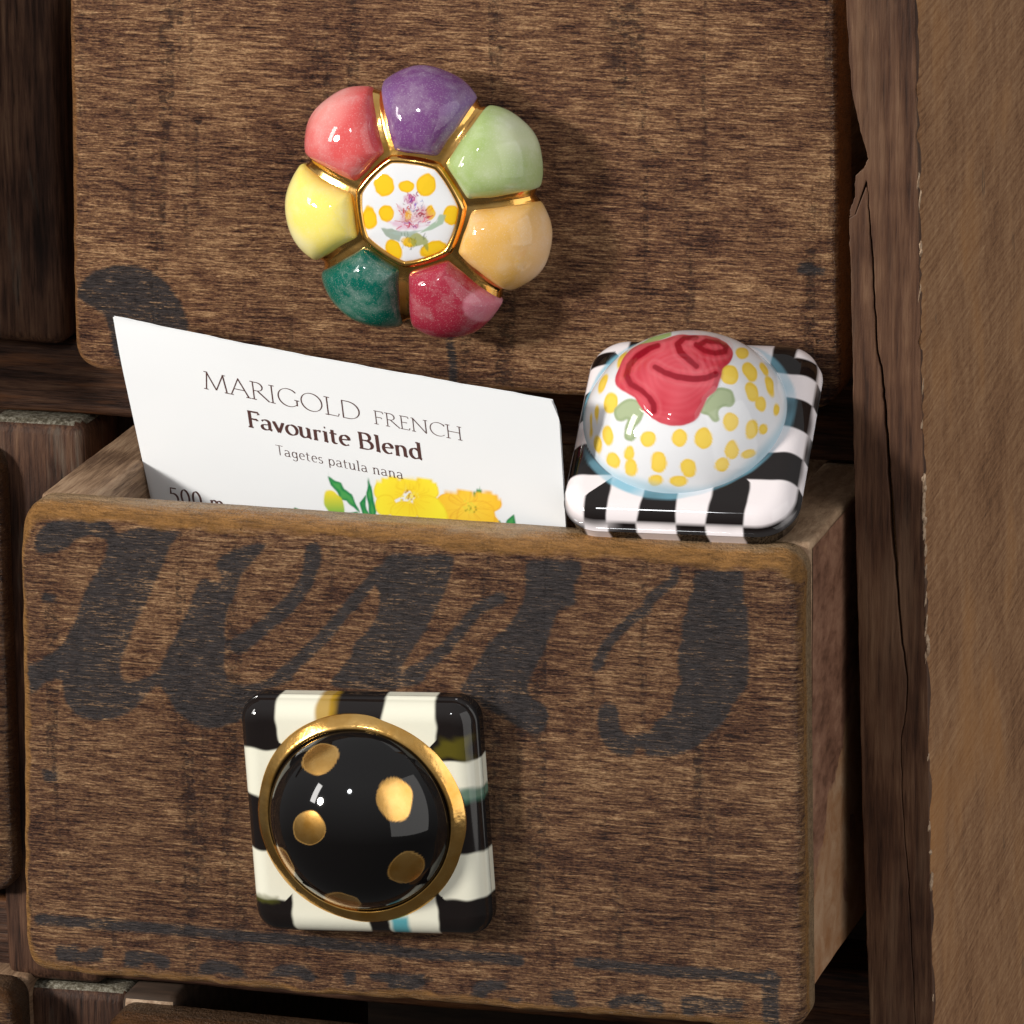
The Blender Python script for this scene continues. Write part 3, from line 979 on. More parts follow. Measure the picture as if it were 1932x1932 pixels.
for k in range(NP):
    ph = PHI0 - k * STEP
    ex, ey = np.array([math.cos(ph), math.sin(ph)]), np.array([-math.sin(ph), math.cos(ph)])
    na, nrr = 120, 40
    al = np.arange(na) / na * 2 * math.pi
    d = np.stack([np.cos(al), np.sin(al)], 1)         # local: along ex, ey
    p0 = np.array([1.74, 0.0])
    # circle
    cc = p0 - np.array([1.50, 0])
    bq = d @ cc
    bC = -bq + np.sqrt(bq * bq - (cc @ cc - 1.44))
    lim = [bC]
    for s in (1, -1):
        nrm = np.array([-math.sin(STEP / 2), s * math.cos(STEP / 2)])
        den = d @ nrm
        gap = 0.115 + 0.025 * math.sin(k * 2.1 + s)
        lim.append(np.where(den > 1e-6, (-(p0 @ nrm) - gap) / np.maximum(den, 1e-6), 9))
    den = -d[:, 0]
    lim.append(np.where(den > 1e-6, (p0[0] - HIN) / np.maximum(den, 1e-6), 9))
    Lm = np.stack(lim)
    b = (Lm ** -34.0).sum(0) ** (-1 / 34.0)
    bs = (Lm ** -4.0).sum(0) ** (-1 / 4.0)
    b = b * (1 + 0.012 * np.sin(al * 3 + k) + 0.008 * np.sin(al * 7 + 2 * k))
    rows = []
    rho = np.linspace(0, 1, nrr) ** 0.8
    pts2 = []
    for f in rho:
        be = bs * (1 - f ** 3) + b * f ** 3        # rounder rings towards the middle of the petal
        q = p0 + d * (be * f)[:, None]
        r = np.hypot(q[:, 0], q[:, 1])
        th = np.arctan2(q[:, 1], q[:, 0]) + ph
        R = outline(th) - 0.035
        z = body_z(np.minimum(r, R), R) + 0.46 * np.sqrt(max(0, 1 - f ** 2.7)) - 0.01
        rows.append((q, z))
    for sh, dz in ((1.0, -0.05), (0.985, -0.14), (0.95, -0.24)):
        q = p0 + d * (b * sh)[:, None]
        rows.append((q, rows[nrr - 1][1] + dz))
    P3 = []
    for q, z in rows:
        w2 = q[:, :1] * ex + q[:, 1:] * ey
        P3.append(np.c_[w2, z])
    P3 = np.concatenate(P3)
    loc = np.concatenate([q for q, z in rows])
    c1, c2 = lin(PC[k][0]), lin(PC[k][1])
    n1 = wob(np.c_[loc, loc[:, :1] * 0 + k * 3], 2.2, k)
    if k == 0:
        m = np.clip((np.abs(loc[:, 1]) - 0.42) * 2.2 + 0.25 * n1, 0, 1) * np.clip(2.6 - loc[:, 0], 0, 1)
    elif k == 3:
        m = np.clip((-loc[:, 1] * -1.6 - 0.72) * 4 + 0.1 * n1, 0, 1) * 0.0 + sm(sdf_ell(loc, 2.25, 0.75, 0.42, 0.34, 30), 0.03)
    else:
        m = np.clip((loc[:, 0] - 1.95) * 0.9 + 0.35 * n1, 0, 0.85)
    cv = c1 * (1 - m)[:, None] + c2 * m[:, None]
    rim = np.clip((np.abs(np.hypot(loc[:, 0] - p0[0], loc[:, 1])) - 0.78) * 2.0, 0, 1)[:, None]
    cv = cv * (1 - 0.25 * rim * (k in (0, 1, 2, 4)))
    nrow = len(rows)
    add('petal', fw(P3), grid_faces(nrow, na, True), M['petal'], fk, {'Col': cv, 'gold': np.zeros(len(P3))},
        label=['violet petal', 'pale green petal', 'ochre petal', 'crimson petal', 'teal petal', 'lemon yellow petal', 'coral pink petal'][k])
# medallion and its gold rim
MC = np.array([0.0, 0.0])


def hept(th, R):
    d = (th - PHI0 + STEP / 2) % STEP - STEP / 2
    a = R * math.cos(STEP / 2) / np.cos(d)
    return (a ** -10 + (R * 0.965) ** -10) ** (-1 / 10)


na, nrr = 260, 90
al = np.arange(na) / na * 2 * math.pi
b = hept(al, 1.075)
rows = []
for f in np.linspace(0, 1, nrr):
    r = b * f
    rows.append(np.stack([r * np.cos(al), r * np.sin(al), np.full(na, 0.775 + 0.085 * (1 - f ** 2) + 0.03 * math.sqrt(max(0, 1 - f ** 8)))], 1))
P3 = np.concatenate(rows)
V = fw(P3)
pp = pix(V)
z1 = (pp - (490.6, 98.1)) / .3125            # into the coordinates of the traced crop
colr = np.tile(lin((240, 242, 246)), (len(V), 1))


def paint(col, d, rgb, w=4.0, a=1.0):
    m = (sm(d, w) * np.asarray(a))[:, None]
    return col * (1 - m) + np.asarray(rgb) * m


wv = 5 * wob(np.c_[z1, z1[:, :1] * 0], 0.03)
for e in ((747, 805, 58, 72, -10), (885, 812, 45, 40, 0), (1003, 803, 58, 68, 15), (660, 1003, 45, 70, -10), (765, 975, 48, 50, 0), (1160, 985, 52, 65, 10),
          (808, 1195, 46, 72, -30), (1048, 1190, 85, 50, -15), (905, 1150, 42, 32, 0), (1028, 970, 30, 48, 0)):
    d = sdf_ell(z1, *e) + wv
    colr = paint(colr, d, lin((250, 206, 40)))
    colr = paint(colr, np.abs(d + 6) - 5, lin((240, 180, 20)), 4, 0.5)
for pl, c in (([(722, 1058), (800, 1068), (862, 1095), (840, 1142), (785, 1130), (745, 1100)], (150, 168, 150)), ([(1005, 1062), (1060, 1020), (1085, 985), (1122, 985), (1105, 1040), (1040, 1072), (960, 1095)], (160, 190, 160)),
              ([(865, 1095), (950, 1085), (1020, 1140), (1012, 1202), (980, 1165), (925, 1185), (900, 1140)], (158, 165, 80)), ([(760, 1090), (880, 1080), (980, 1075), (900, 1120)], (172, 190, 182))):
    colr = paint(colr, sdf_poly(z1, pl) + wv, lin(c), 5, 0.85)
rr_ = np.random.default_rng(11)
colr = paint(colr, sdf_ell(z1, 920, 985, 118, 90) + 3 * wv, lin((226, 205, 222)), 20, 0.35)
for pl, c, a in (([(835, 930), (880, 960), (905, 1010), (930, 960), (990, 930), (1035, 960), (1040, 1005), (985, 1035), (900, 1040), (850, 1020)], (206, 96, 110), .45),
                 ([(870, 870), (905, 850), (950, 870), (945, 905), (910, 920), (880, 905)], (205, 120, 165), .5),
                 ([(770, 1020), (850, 1030), (930, 1045), (1000, 1045), (930, 1075), (840, 1075)], (222, 150, 190), .5)):
    colr = paint(colr, sdf_poly(z1, pl) + 2 * wv, lin(c), 12, a)
for j in range(95):
    k = j % 5
    cx, cy, sx_, sy_, c = ((908, 885, 30, 26, (168, 40, 110)), (875, 985, 42, 38, (196, 40, 36)), (985, 985, 45, 36, (186, 24, 50)), (905, 1040, 75, 18, (176, 50, 120)), (925, 930, 70, 40, (150, 110, 170)))[k]
    x, y = rr_.normal(cx, sx_ * .6), rr_.normal(cy, sy_ * .6)
    a0 = math.atan2(y - 1040, x - 915) + rr_.normal() * 0.45
    ln, bend = rr_.uniform(14, 36), rr_.normal() * 0.8
    pts_ = [(x + ln * t * math.cos(a0 + bend * t), y + ln * t * math.sin(a0 + bend * t)) for t in np.linspace(-.5, .5, 5)]
    colr = paint(colr, sdf_line(z1, pts_, rr_.uniform(1.2, 4.2)), lin(np.clip(np.array(c) + rr_.normal(size=3) * 25, 0, 255)), 3, 0.8)
for j in range(26):
    x, y = rr_.normal(925, 55), rr_.normal(960, 45)
    colr = paint(colr, sdf_line(z1, [(x, y), (x + rr_.normal() * 12, y - rr_.uniform(4, 22))], 2.2), lin((246, 238, 240)), 4, 0.7)
for e in ((895, 985, 20, 32, 10), (1025, 960, 16, 30, -20), (880, 1140, 30, 22, 0)):
    colr = paint(colr, sdf_ell(z1, *e), lin((238, 190, 60)), 6, 0.7)
for j in range(26):
    x, y = rr_.uniform(850, 1020), rr_.uniform(1085, 1190)
    colr = paint(colr, sdf_line(z1, [(x, y), (x + rr_.uniform(-14, 14), y + rr_.uniform(6, 26))], 1.6), lin((80, 95, 70)), 3, 0.6)
colr *= 0.9
add('medallion', V, grid_faces(nrr, na, True), M['glaze'], fk, {'Col': colr, 'gold': np.zeros(len(V))}, label='white centre painted with a rose and yellow dots')
rows = []
nk = 10
for j in range(nk + 1):
    t = math.pi * j / nk
    bb = hept(al, 1.135 + 0.10 * math.cos(t))
    rows.append(np.stack([bb * np.cos(al), bb * np.sin(al), np.full(na, 0.68 + 0.14 * math.sin(t)) + 0.012 * np.sin(al * 5)], 1))
add('medallion_rim', fw(np.concatenate(rows)), grid_faces(nk + 1, na, True), M['gold'], fk)


# ================================================================== square based knobs
def pillow(h, T, rc, bev, n=90, hb=None):
    """square pillow: returns local points, faces; face at z = T, back z = 0, half size h (hb at the back)"""
    e = np.r_[np.linspace(0, bev * 1.05, 12) ** 1.0]
    inner = np.linspace(bev * 1.05, 2 * h - bev * 1.05, n)[1:-1]
    xs = np.r_[e, inner, (2 * h - e)[::-1]] - h
    X, Y = np.meshgrid(xs, xs)
    P = np.stack([X.ravel(), Y.ravel()], 1)
    for sx in (-1, 1):
        for sy in (-1, 1):
            q = P * (sx, sy) - (h - rc)
            m = (q[:, 0] > 0) & (q[:, 1] > 0)
            qm = q[m]
            s = qm.max(1) / np.maximum(np.linalg.norm(qm, axis=1), 1e-9)
            P[m] = ((h - rc) + qm * s[:, None]) * (sx, sy)
    q = np.abs(P) - (h - rc)
    d = np.maximum(-(np.linalg.norm(np.maximum(q, 0), axis=1) + np.minimum(q.max(1), 0) - rc), 0)
    t = np.clip(1 - d / bev, 0, 1)
    z = T - bev * (1 - np.sqrt(np.maximum(0, 1 - t * t)))
    V = np.c_[P, z]
    m = len(xs)
    F = grid_faces(m, m)
    idx = np.arange(m * m).reshape(m, m)
    loop = np.r_[idx[0, :], idx[1:, -1], idx[-1, -2::-1], idx[-2:0:-1, 0]]
    prev = loop
    L = len(loop)
    zb_ = T - bev
    k = (hb or h) / h
    br = min(bev * 0.6, zb_ * 0.5)
    prof = [(zb_ * (1 - s) + br * s, 1 + (k - 1) * s) for s in np.linspace(0.1, 1, 10)]
    prof += [(br * (1 - math.sin(a)), k - (br / h) * (1 - math.cos(a))) for a in np.linspace(0.2, math.pi / 2, 6)]
    for zz, sc in prof:
        s = len(V)
        V = np.r_[V, np.c_[V[loop][:, :2] * sc, np.full(L, zz)]]
        cur = np.arange(s, s + L)
        for i in range(L):
            j = (i + 1) % L
            F.append((prev[i], prev[j], cur[j], cur[i]))
        prev = cur
    F.append(tuple(prev.tolist()))
    return V, F


def cap(c, a, h, z0, na=220, nr=100, flare=0.0, sink=0.06):
    """spherical cap local points"""
    Rs = (a * a + h * h) / (2 * h)
    al = np.arange(na) / na * 2 * math.pi
    rows = []
    tmax = math.atan2(a, Rs - h)
    if tmax < 0:
        tmax += math.pi
    for k in range(nr):
        t = tmax * k / (nr - 1)
        r = Rs * math.sin(t)
        z = z0 + h - Rs + Rs * math.cos(t)
        rows.append(np.stack([c[0] + r * np.cos(al), c[1] + r * np.sin(al), np.full(na, z)], 1))
    rows.append(np.stack([c[0] + a * np.cos(al), c[1] + a * np.sin(al), np.full(na, z0 - sink)], 1))
    return np.concatenate(rows), grid_faces(nr + 1, na, True)


def ring(c, a, w, hh, z0, na=200, nk=12):
    al = np.arange(na) / na * 2 * math.pi
    rows = []
    for k in range(nk + 1):
        t = math.pi * k / nk
        r = a + w * math.cos(t) + 0.01 * np.sin(al * 3 + 1)
        rows.append(np.stack([c[0] + r * np.cos(al), c[1] + r * np.sin(al), z0 + hh * np.full(na, math.sin(t)) + 0.012 * np.sin(4 * al)], 1))
    return np.concatenate(rows), grid_faces(nk + 1, na, True)


# ---- black and white knob on the lower drawer
bc = at(707, 1521, YL - 0.02)
bw = frame_at((bc[0], YL - 0.02, bc[2]), (0, -1, 0), (0, 0, 1), 3.3)
HB = 2.26
P3, F = pillow(HB, 0.84, 0.46, 0.40, 240, HB)
x, y = P3[:, 0], P3[:, 1]
wx = 0.012 * wob(P3, 1.6) + 0.005 * wob(P3, 4.5, 2)
u = (x / HB + 1) / 2 + wx
v = (1 - y / HB) / 2 + wx
hor = np.abs(y) > np.abs(x)


def seg(t, cuts):
    k = np.zeros(len(t), int)
    d = np.full(len(t), 9.0)
    for c in cuts:
        k += t > c
        d = np.minimum(d, np.abs(t - c))
    return sm(np.where(k % 2 == 0, -d, d), 0.007)


top = seg(u, (.17, .39, .615, .83))
botm = seg(u, (.18, .50, .58, .79))
lef = seg(v, (.20, .42, .635, .85))
rig = seg(v, (.25, .40, .635, .835))
blk = np.where(hor, np.where(y > 0, top, botm), np.where(x < 0, lef, rig))
cream, black = lin((230, 228, 210)), lin((24, 19, 18))
cb = blk[:, None] * black + (1 - blk[:, None]) * cream
P2 = np.c_[u, v]
cb = paint(cb, sdf_poly(P2, [(.335, -.1), (.42, -.1), (.40, .3), (.325, .3)]) + 0.012 * wob(P3, 4), lin((170, 132, 30)), 0.016, 0.9)
olive = lin((92, 84, 22))
cb = paint(cb, sdf_poly(P2, [(.845, .15), (.96, .14), (.96, .235), (.845, .235)]) + 0.02 * wob(P3, 5), olive, 0.02, 0.8)
cb = paint(cb, sdf_poly(P2, [(.80, .385), (1.1, .36), (1.1, .40), (.80, .43)]) + 0.01 * wob(P3, 6), lin((70, 110, 92)), 0.012, 0.9)
cb = paint(cb, sdf_poly(P2, [(-.1, .845), (.12, .84), (.12, .86), (-.1, .87)]) + 0.01 * wob(P3, 6), lin((84, 84, 30)), 0.012, 0.6)
cb = paint(cb, sdf_poly(P2, [(.585, .9), (.66, .9), (.66, 1.1), (.60, 1.1)]), lin((40, 150, 165)), 0.012, 0.9)
bk_ = add('knob', bw(P3), F, M['glaze'], low, {'Col': cb, 'gold': np.zeros(len(P3))}, label='cream and black checked square ceramic knob with black dome')
dc = at(681, 1544, YL - 0.85)
# local offset of the dome
loc_d = np.linalg.lstsq(np.c_[bw(np.array([1., 0, 0])) - bw(np.zeros(3)), bw(np.array([0, 1., 0])) - bw(np.zeros(3))], dc - bw(np.array([0, 0, .83])), rcond=None)[0]
prof = [(1.70, .82), (1.71, .93), (1.735, .985), (1.77, .985), (1.82, .955), (1.88, .915), (1.94, .872), (1.985, .835), (2.0, .80), (1.995, .76)]
al = np.arange(240) / 240 * 2 * math.pi
R3 = np.concatenate([np.stack([loc_d[0] + (r_ + 0.012 * np.sin(3 * al + 1) + 0.006 * np.sin(8 * al)) * np.cos(al), loc_d[1] + (r_ + 0.012 * np.sin(3 * al + 1)) * np.sin(al),
                              z_ + 0.012 * np.sin(4 * al)], 1) for r_, z_ in prof])
F = grid_faces(len(prof), 240, True)[::1]
add('gold_ring', bw(R3), F, M['gold'], bk_)
D3, F = cap(loc_d, 1.76, 1.32, 0.84)
V = bw(D3)
z3 = (pix(V) - (422.6, 1267.9)) / .3125
gold = np.zeros(len(V))
wv = 7 * wob(np.c_[z3, z3[:, :1] * 0], 0.012)
for e in ((582, 527, 112, 88, -25), (1030, 770, 110, 132, -10), (512, 940, 95, 105, 0), (1103, 1178, 112, 90, -20), (352, 1150, 55, 105, -25), (715, 1385, 122, 52, 12)):
    gold = np.maximum(gold, sm(sdf_ell(z3, *e) + wv, 4))
# dots on the sides the photo does not show
for ang, t in ((60, 1.2), (10, 1.35), (110, 1.15)):
    q = np.array([loc_d[0] + t * math.cos(math.radians(ang)), loc_d[1] + t * math.sin(math.radians(ang))])
    if ang != 60:
        continue
add('dome', V, F, M['glaze'], bk_, {'Col': np.tile(lin((13, 11, 11)), (len(V), 1)), 'gold': gold}, label='glossy black dome with gold dots')

# ---- rose knob leaning on the rim of the drawer
HR = 2.17
RN = np.array([0.024, -0.587, 0.809])
RN /= np.linalg.norm(RN)
rk_c = np.array([12.345, -1.19, 10.44])
rw0 = frame_at(rk_c, RN, (0, 0, 1), 0.0)
rk = thing('loose_ceramic_knob', 'square checked ceramic knob with red rose on white dome, lying on the drawer rim', 'knob', (12.6, -2.9, 9.0))
ROLL = 1.1
rw = frame_at(rk_c, RN, (0, 0, 1), ROLL)
TR_ = 0.86
P3, F = pillow(HR, TR_, 0.74, 0.43, 240, HR - 0.05)
P3[:, 2] -= 0.45
x, y, z = P3[:, 0] / HR, P3[:, 1] / HR, P3[:, 2]
wq = 0.022 * wob(P3, 1.6, 1) + 0.006 * wob(P3, 4.0, 2)
hor = np.abs(y) > np.abs(x)


def bars(t, c0, per, duty=0.54):
    return sm(np.abs(((t - c0 + per / 2) % per) - per / 2) - per * duty / 2, 0.012)


def corner_white(b, t):
    return b * (1 - sm(0.775 - np.abs(t), 0.012))


tb = np.where(hor, np.where(y < 0, bars(x + wq, -0.16, .58), bars(x + wq, .12, .62)), np.where(x > 0, bars(y + wq, .18, .58), bars(y + wq, .20, .60)))
rowz = sm(0.17 - (z + 0.02 * wob(P3, 2, 3)), 0.012)
dist_edge = 1 - np.maximum(np.abs(x), np.abs(y))
tb = corner_white(tb, np.where(hor, x, y))
blk = rowz * tb + (1 - rowz) * (1 - tb)
whiteR = lin((238, 230, 232))
cb = blk[:, None] * lin((24, 18, 17)) + (1 - blk[:, None]) * whiteR
_o, _x, _y = rw(np.array([0, 0, TR_ - 0.45])), rw(np.array([1., 0, TR_ - 0.45])), rw(np.array([0, 1., TR_ - 0.45]))
_d = _R @ np.array([(1292 - 966) / 1932 / FL, -(780 - 966) / 1932 / FL, -1.0])
_h = CAM + _d * (((_o - CAM) @ RN) / (_d @ RN)) - _o
DCL = np.array([_h @ (_x - _o), _h @ (_y - _o)])
rr = np.hypot(P3[:, 0] - DCL[0], P3[:, 1] - DCL[1])
tq = np.arctan2(P3[:, 1] - DCL[1], P3[:, 0] - DCL[0])
blue = lin((128, 186, 208))
fd = np.abs(rr - 1.91 - 0.03 * np.sin(tq * 2)) - (0.065 + 0.045 * np.sin(tq * 3 + 1) + 0.02 * wob(P3, 2.5))
cb = paint(cb, fd, blue, 0.035, 1.0 * np.clip(0.6 + 0.35 * wob(P3, 1.8, 2), 0.15, 0.9))
cb = paint(cb, rr - 1.85, lin((236, 238, 242)), 0.03)
add('square_base', rw(P3), F, M['glaze'], rk, {'Col': cb, 'gold': np.zeros(len(P3))}, label='black and white checked square base')
D3, F = cap(DCL, 1.86, 1.25, TR_ - 0.46, 300, 150)
V = rw(D3)
z2 = (pix(V) - (1041.5, 588.7)) / .3125      # traced crop of the rose
wv = 5 * wob(np.c_[z2, z2[:, :1] * 0], 0.02)
cd_ = np.tile(lin((238, 239, 243)), (len(V), 1))
facing = ((CAM - V) @ RN) > -1e9
for e in ((355, 548, 42, 62, 8), (270, 620, 15, 55, 0), (236, 665, 10, 62, 0), (338, 745, 33, 62, -8), (278, 805, 24, 58, -6), (368, 890, 38, 52, -30), (466, 848, 34, 44, 0),
          (478, 940, 37, 52, -10), (582, 768, 46, 48, 0), (643, 905, 48, 64, 0), (768, 760, 48, 52, 0), (917, 762, 56, 66, 0), (825, 942, 48, 58, -15), (1078, 662, 47, 60, 0),
          (1085, 830, 42, 57, 0), (1207, 710, 38, 65, 8), (1028, 920, 46, 38, -30), (1186, 858, 44, 26, -10), (1275, 705, 28, 36, 0), (1205, 482, 38, 62, -15), (1260, 560, 34, 45, -15),
          (1354, 590, 22, 40, 0), (1195, 362, 40, 66, -25), (1070, 380, 56, 62, -25), (1315, 445, 26, 62, -15), (1150, 250, 40, 34, 30), (305, 440, 22, 65, 20), (622, 1015, 46, 34, 0), (768, 1020, 50, 32, 0),
          (1280, 345, 20, 45, -30), (420, 300, 22, 60, 30)):
    d = sdf_ell(z2, *e) + wv
    cd_ = paint(cd_, d, lin((250, 216, 92)), 5)
    cd_ = paint(cd_, np.abs(d + 7) - 5, lin((240, 196, 60)), 5, 0.45)
for pl in ([(375, 600), (400, 560), (450, 525), (500, 520), (555, 570), (545, 650), (500, 700), (510, 740), (480, 778), (440, 760), (435, 700), (455, 650), (420, 665), (385, 655)],
           [(890, 600), (930, 530), (985, 470), (1040, 455), (1095, 480), (1105, 540), (1080, 575), (1030, 575), (1005, 600), (1015, 650), (980, 668), (940, 630)]):
    d = sdf_poly(z2, smooth(pl, 3)) + wv
    cd_ = paint(cd_, d, lin((168, 184, 138)), 6, 0.92)
    cd_ = paint(cd_, np.abs(d + 10) - 7, lin((128, 150, 104)), 7, 0.4)
cd_ = paint(cd_, sdf_poly(z2, [(520, 200), (600, 150), (720, 120), (720, 145), (620, 185), (540, 225)]), lin((160, 190, 110)), 6, 0.95)
rose = smooth([(385, 440), (392, 370), (420, 300), (470, 235), (540, 195), (620, 180), (690, 160), (760, 138), (850, 140), (930, 142), (1010, 165), (1070, 205), (1090, 255), (1070, 310),
               (1030, 345), (1018, 400), (990, 470), (940, 520), (905, 590), (880, 640), (830, 675), (740, 690), (660, 675), (590, 630), (540, 580), (500, 525), (430, 480)], 3)
dr = sdf_poly(z2, rose) + 0.6 * wv
rosem = sm(dr, 5)
shade = np.clip(0.5 + 0.35 * wob(np.c_[z2, z2[:, :1] * 0], 0.011, 1) + 0.07 * np.sin(np.hypot(z2[:, 0] - 760, z2[:, 1] - 380) * 0.16 + 3 * wob(np.c_[z2, z2[:, :1] * 0], 0.012, 3)), 0, 1)[:, None]
rc_ = lin((222, 92, 104)) * shade + lin((196, 44, 62)) * (1 - shade)
cd_ = cd_ * (1 - rosem[:, None]) + rc_ * rosem[:, None]
for pts, w in (([(640, 210), (590, 228), (520, 275), (470, 330), (455, 390), (480, 440), (540, 475), (590, 520), (615, 560), (618, 600)], 17),
               ([(625, 338), (680, 370), (760, 398), (850, 412), (930, 405), (985, 380)], 18),
               ([(870, 162), (800, 165), (760, 200), (775, 250), (820, 290), (872, 335)], 17),
               ([(870, 205), (920, 240), (980, 255), (1040, 245), (1050, 215), (1010, 190), (930, 182), (890, 205)], 15)):
    cd_ = paint(cd_, sdf_line(z2, pts, w) + 0.5 * wv, lin((148, 12, 34)), 6, 0.95)
    cd_ = paint(cd_, np.abs(sdf_line(z2, pts, w + 22)) - 8, lin((236, 130, 136)), 12, 0.25)
rd = np.hypot(D3[:, 0] - DCL[0], D3[:, 1] - DCL[1])
cd_ = paint(cd_, 1.81 - rd + 0.03 * np.sin(np.arctan2(D3[:, 1], D3[:, 0]) * 4), blue, 0.05, 0.55)
# the rose stands slightly proud of the dome
lift = 0.028 * sm(dr + 10, 26) + 0.02 * sm(dr + 10, 22) * (shade[:, 0] - 0.5)
nn = D3 - np.array([DCL[0], DCL[1], TR_ - 0.46 + 1.25 - 2.009])
nn /= np.linalg.norm(nn, axis=1)[:, None]
V = rw(D3 + nn * lift[:, None])
add('dome', V, F, M['glaze'], rk, {'Col': cd_ * 0.93, 'gold': np.zeros(len(V))}, label='white dome painted with a red rose and yellow dots')
al = np.arange(20) / 20 * 2 * math.pi
rows = [np.stack([0.22 * np.cos(al), 0.22 * np.sin(al), np.full(20, zz)], 1) for zz in (-0.44, -1.2, -2.0)]
add('screw', rw(np.concatenate(rows)), grid_faces(3, 20, True), M['steel'], rk)

# ================================================================== seed packet
pk = thing('seed_packet', 'white printed seed packet with marigold drawing standing in the open drawer', 'seed packet', (5.5, -0.8, 1.3))
LEAN = math.radians(14)
A0 = np.array([1.25, 0.5, 8.3])
wdir = np.array([8.9, -2.6, 0.0])
wdir /= np.linalg.norm(wdir)
back = np.cross((0, 0, 1.0), wdir)
updir = np.array([0, 0, 1.0]) * math.cos(LEAN) - back * math.sin(LEAN)
pn_ = np.cross(wdir, updir)                  # towards the viewer
_A0 = A0


def on_packet(u, v):
    d = _R @ np.array([(u - 966) / 1932 / FL, -(v - 966) / 1932 / FL, -1.0])
    t = ((_A0 - CAM) @ pn_) / (d @ pn_)
    p = CAM + d * t - _A0
    return np.array([p @ wdir, p @ updir])


def sheet(s, t, off=0.0):
    """point on the slightly bowed packet; s along, t up"""
    s, t = np.asarray(s, float), np.asarray(t, float)
    bow = 0.06 * np.sin(np.clip(s / 9.4, 0, 1) * math.pi) - 0.05 * np.clip((t - 2.4) / 1.2, 0, 1) ** 2 * np.clip(1 - s / 3.0, 0, 1)
    return _A0 + s[..., None] * wdir + t[..., None] * updir + (bow + off)[..., None] * pn_


cTL, cTR, cK, cBR, cBL = [on_packet(*p) for p in ((210, 600), (1040, 755), (1055, 791), (1068, 1004), (285, 944))]


def edges(t):
    """left and right limit of the sheet at height t"""
    sl = cBL[0] + (cTL[0] - cBL[0]) * (t - cBL[1]) / (cTL[1] - cBL[1])
    f = (t - cBR[1]) / (cK[1] - cBR[1])
    srt = cBR[0] + (cK[0] - cBR[0]) * f
    f2 = (t - cK[1]) / (cTR[1] - cK[1])
    srt = np.where(t > cK[1], cK[0] + (cTR[0] - cK[0]) * f2, srt)
    return sl, srt


ts = np.r_[np.linspace(-6.8, -0.7, 12)[:-1], np.linspace(-0.7, 1.0, 86)[:-1], np.linspace(1.0, 1.0001, 1), np.linspace(1.0, 1.02, 2)[1:], np.linspace(1.0, 4.2, 40)[2:]]
tn = (ts - ts[0]) / (ts[-1] - ts[0])
ns = 420
rows = []
topv = np.linspace(0, 1, ns)
# top edge is a straight slanting line: clip t by it
for t in ts:
    sfrac = topv
    ttop = cTL[1] + (cTR[1] - cTL[1]) * sfrac + 0.006 * np.sin(sfrac * 37) + 0.004 * np.sin(sfrac * 91)
    tt = np.where(t > 1.02, 1.02 + (ttop - 1.02) * (t - 1.02) / (ts[-1] - 1.02), t)
    sl, srt = edges(tt)
    rows.append(np.stack([sl + (srt - sl) * sfrac, tt], 1))
ST = np.concatenate(rows)
Vf = sheet(ST[:, 0], ST[:, 1])
pp = (pix(Vf) - (181.1, 573.6)) / .46875      # traced crop of the packet
cp = np.tile(lin((238, 241, 244)), (len(Vf), 1))
wv = 3 * wob(np.c_[pp, pp[:, :1] * 0], 0.03)
GREEN, DG = lin((92, 176, 92)), lin((24, 128, 72))
for pl in ([(935, 695), (962, 712), (985, 722), (1000, 745), (1030, 765), (1038, 790), (1062, 838), (1030, 812), (1010, 790), (985, 782), (965, 750), (945, 730)],
           [(1095, 705), (1110, 735), (1118, 790), (1130, 830), (1118, 875), (1105, 860), (1092, 800), (1088, 760)],
           [(1005, 840), (1050, 838), (1110, 872), (1090, 880), (1010, 862)], [(800, 822), (830, 835), (870, 850), (850, 856), (815, 840)],
           [(1570, 790), (1608, 765), (1605, 800), (1595, 845), (1575, 820)], [(1645, 900), (1655, 870), (1682, 848), (1688, 880), (1682, 912), (1650, 915)],
           [(1060, 800), (1085, 770), (1090, 830), (1110, 868), (1075, 850)], [(905, 870), (950, 862), (1000, 880), (960, 892), (915, 888)], [(1520, 760), (1545, 742), (1560, 775), (1540, 790)], [(1625, 870), (1640, 905), (1600, 910)], [(1295, 850), (1330, 855), (1345, 890), (1300, 885)], [(1420, 860), (1460, 858), (1470, 890), (1415, 890)], [(1155, 850), (1195, 860), (1195, 880), (1150, 872)]):
    d = sdf_poly(pp, pl) + wv
    cp = paint(cp, d, DG, 3)
    cp = paint(cp, d + 9 + wv, GREEN, 6, 0.7)
d = sdf_ell(pp, 957, 805, 34, 62, -28) + wv
t_ = np.clip((pp[:, 1] - 760) / 100, 0, 1)[:, None]
bud = lin((238, 220, 60)) * (1 - t_) + lin((60, 170, 80)) * t_
m = sm(d, 3)[:, None]
cp = cp * (1 - m) + bud * m


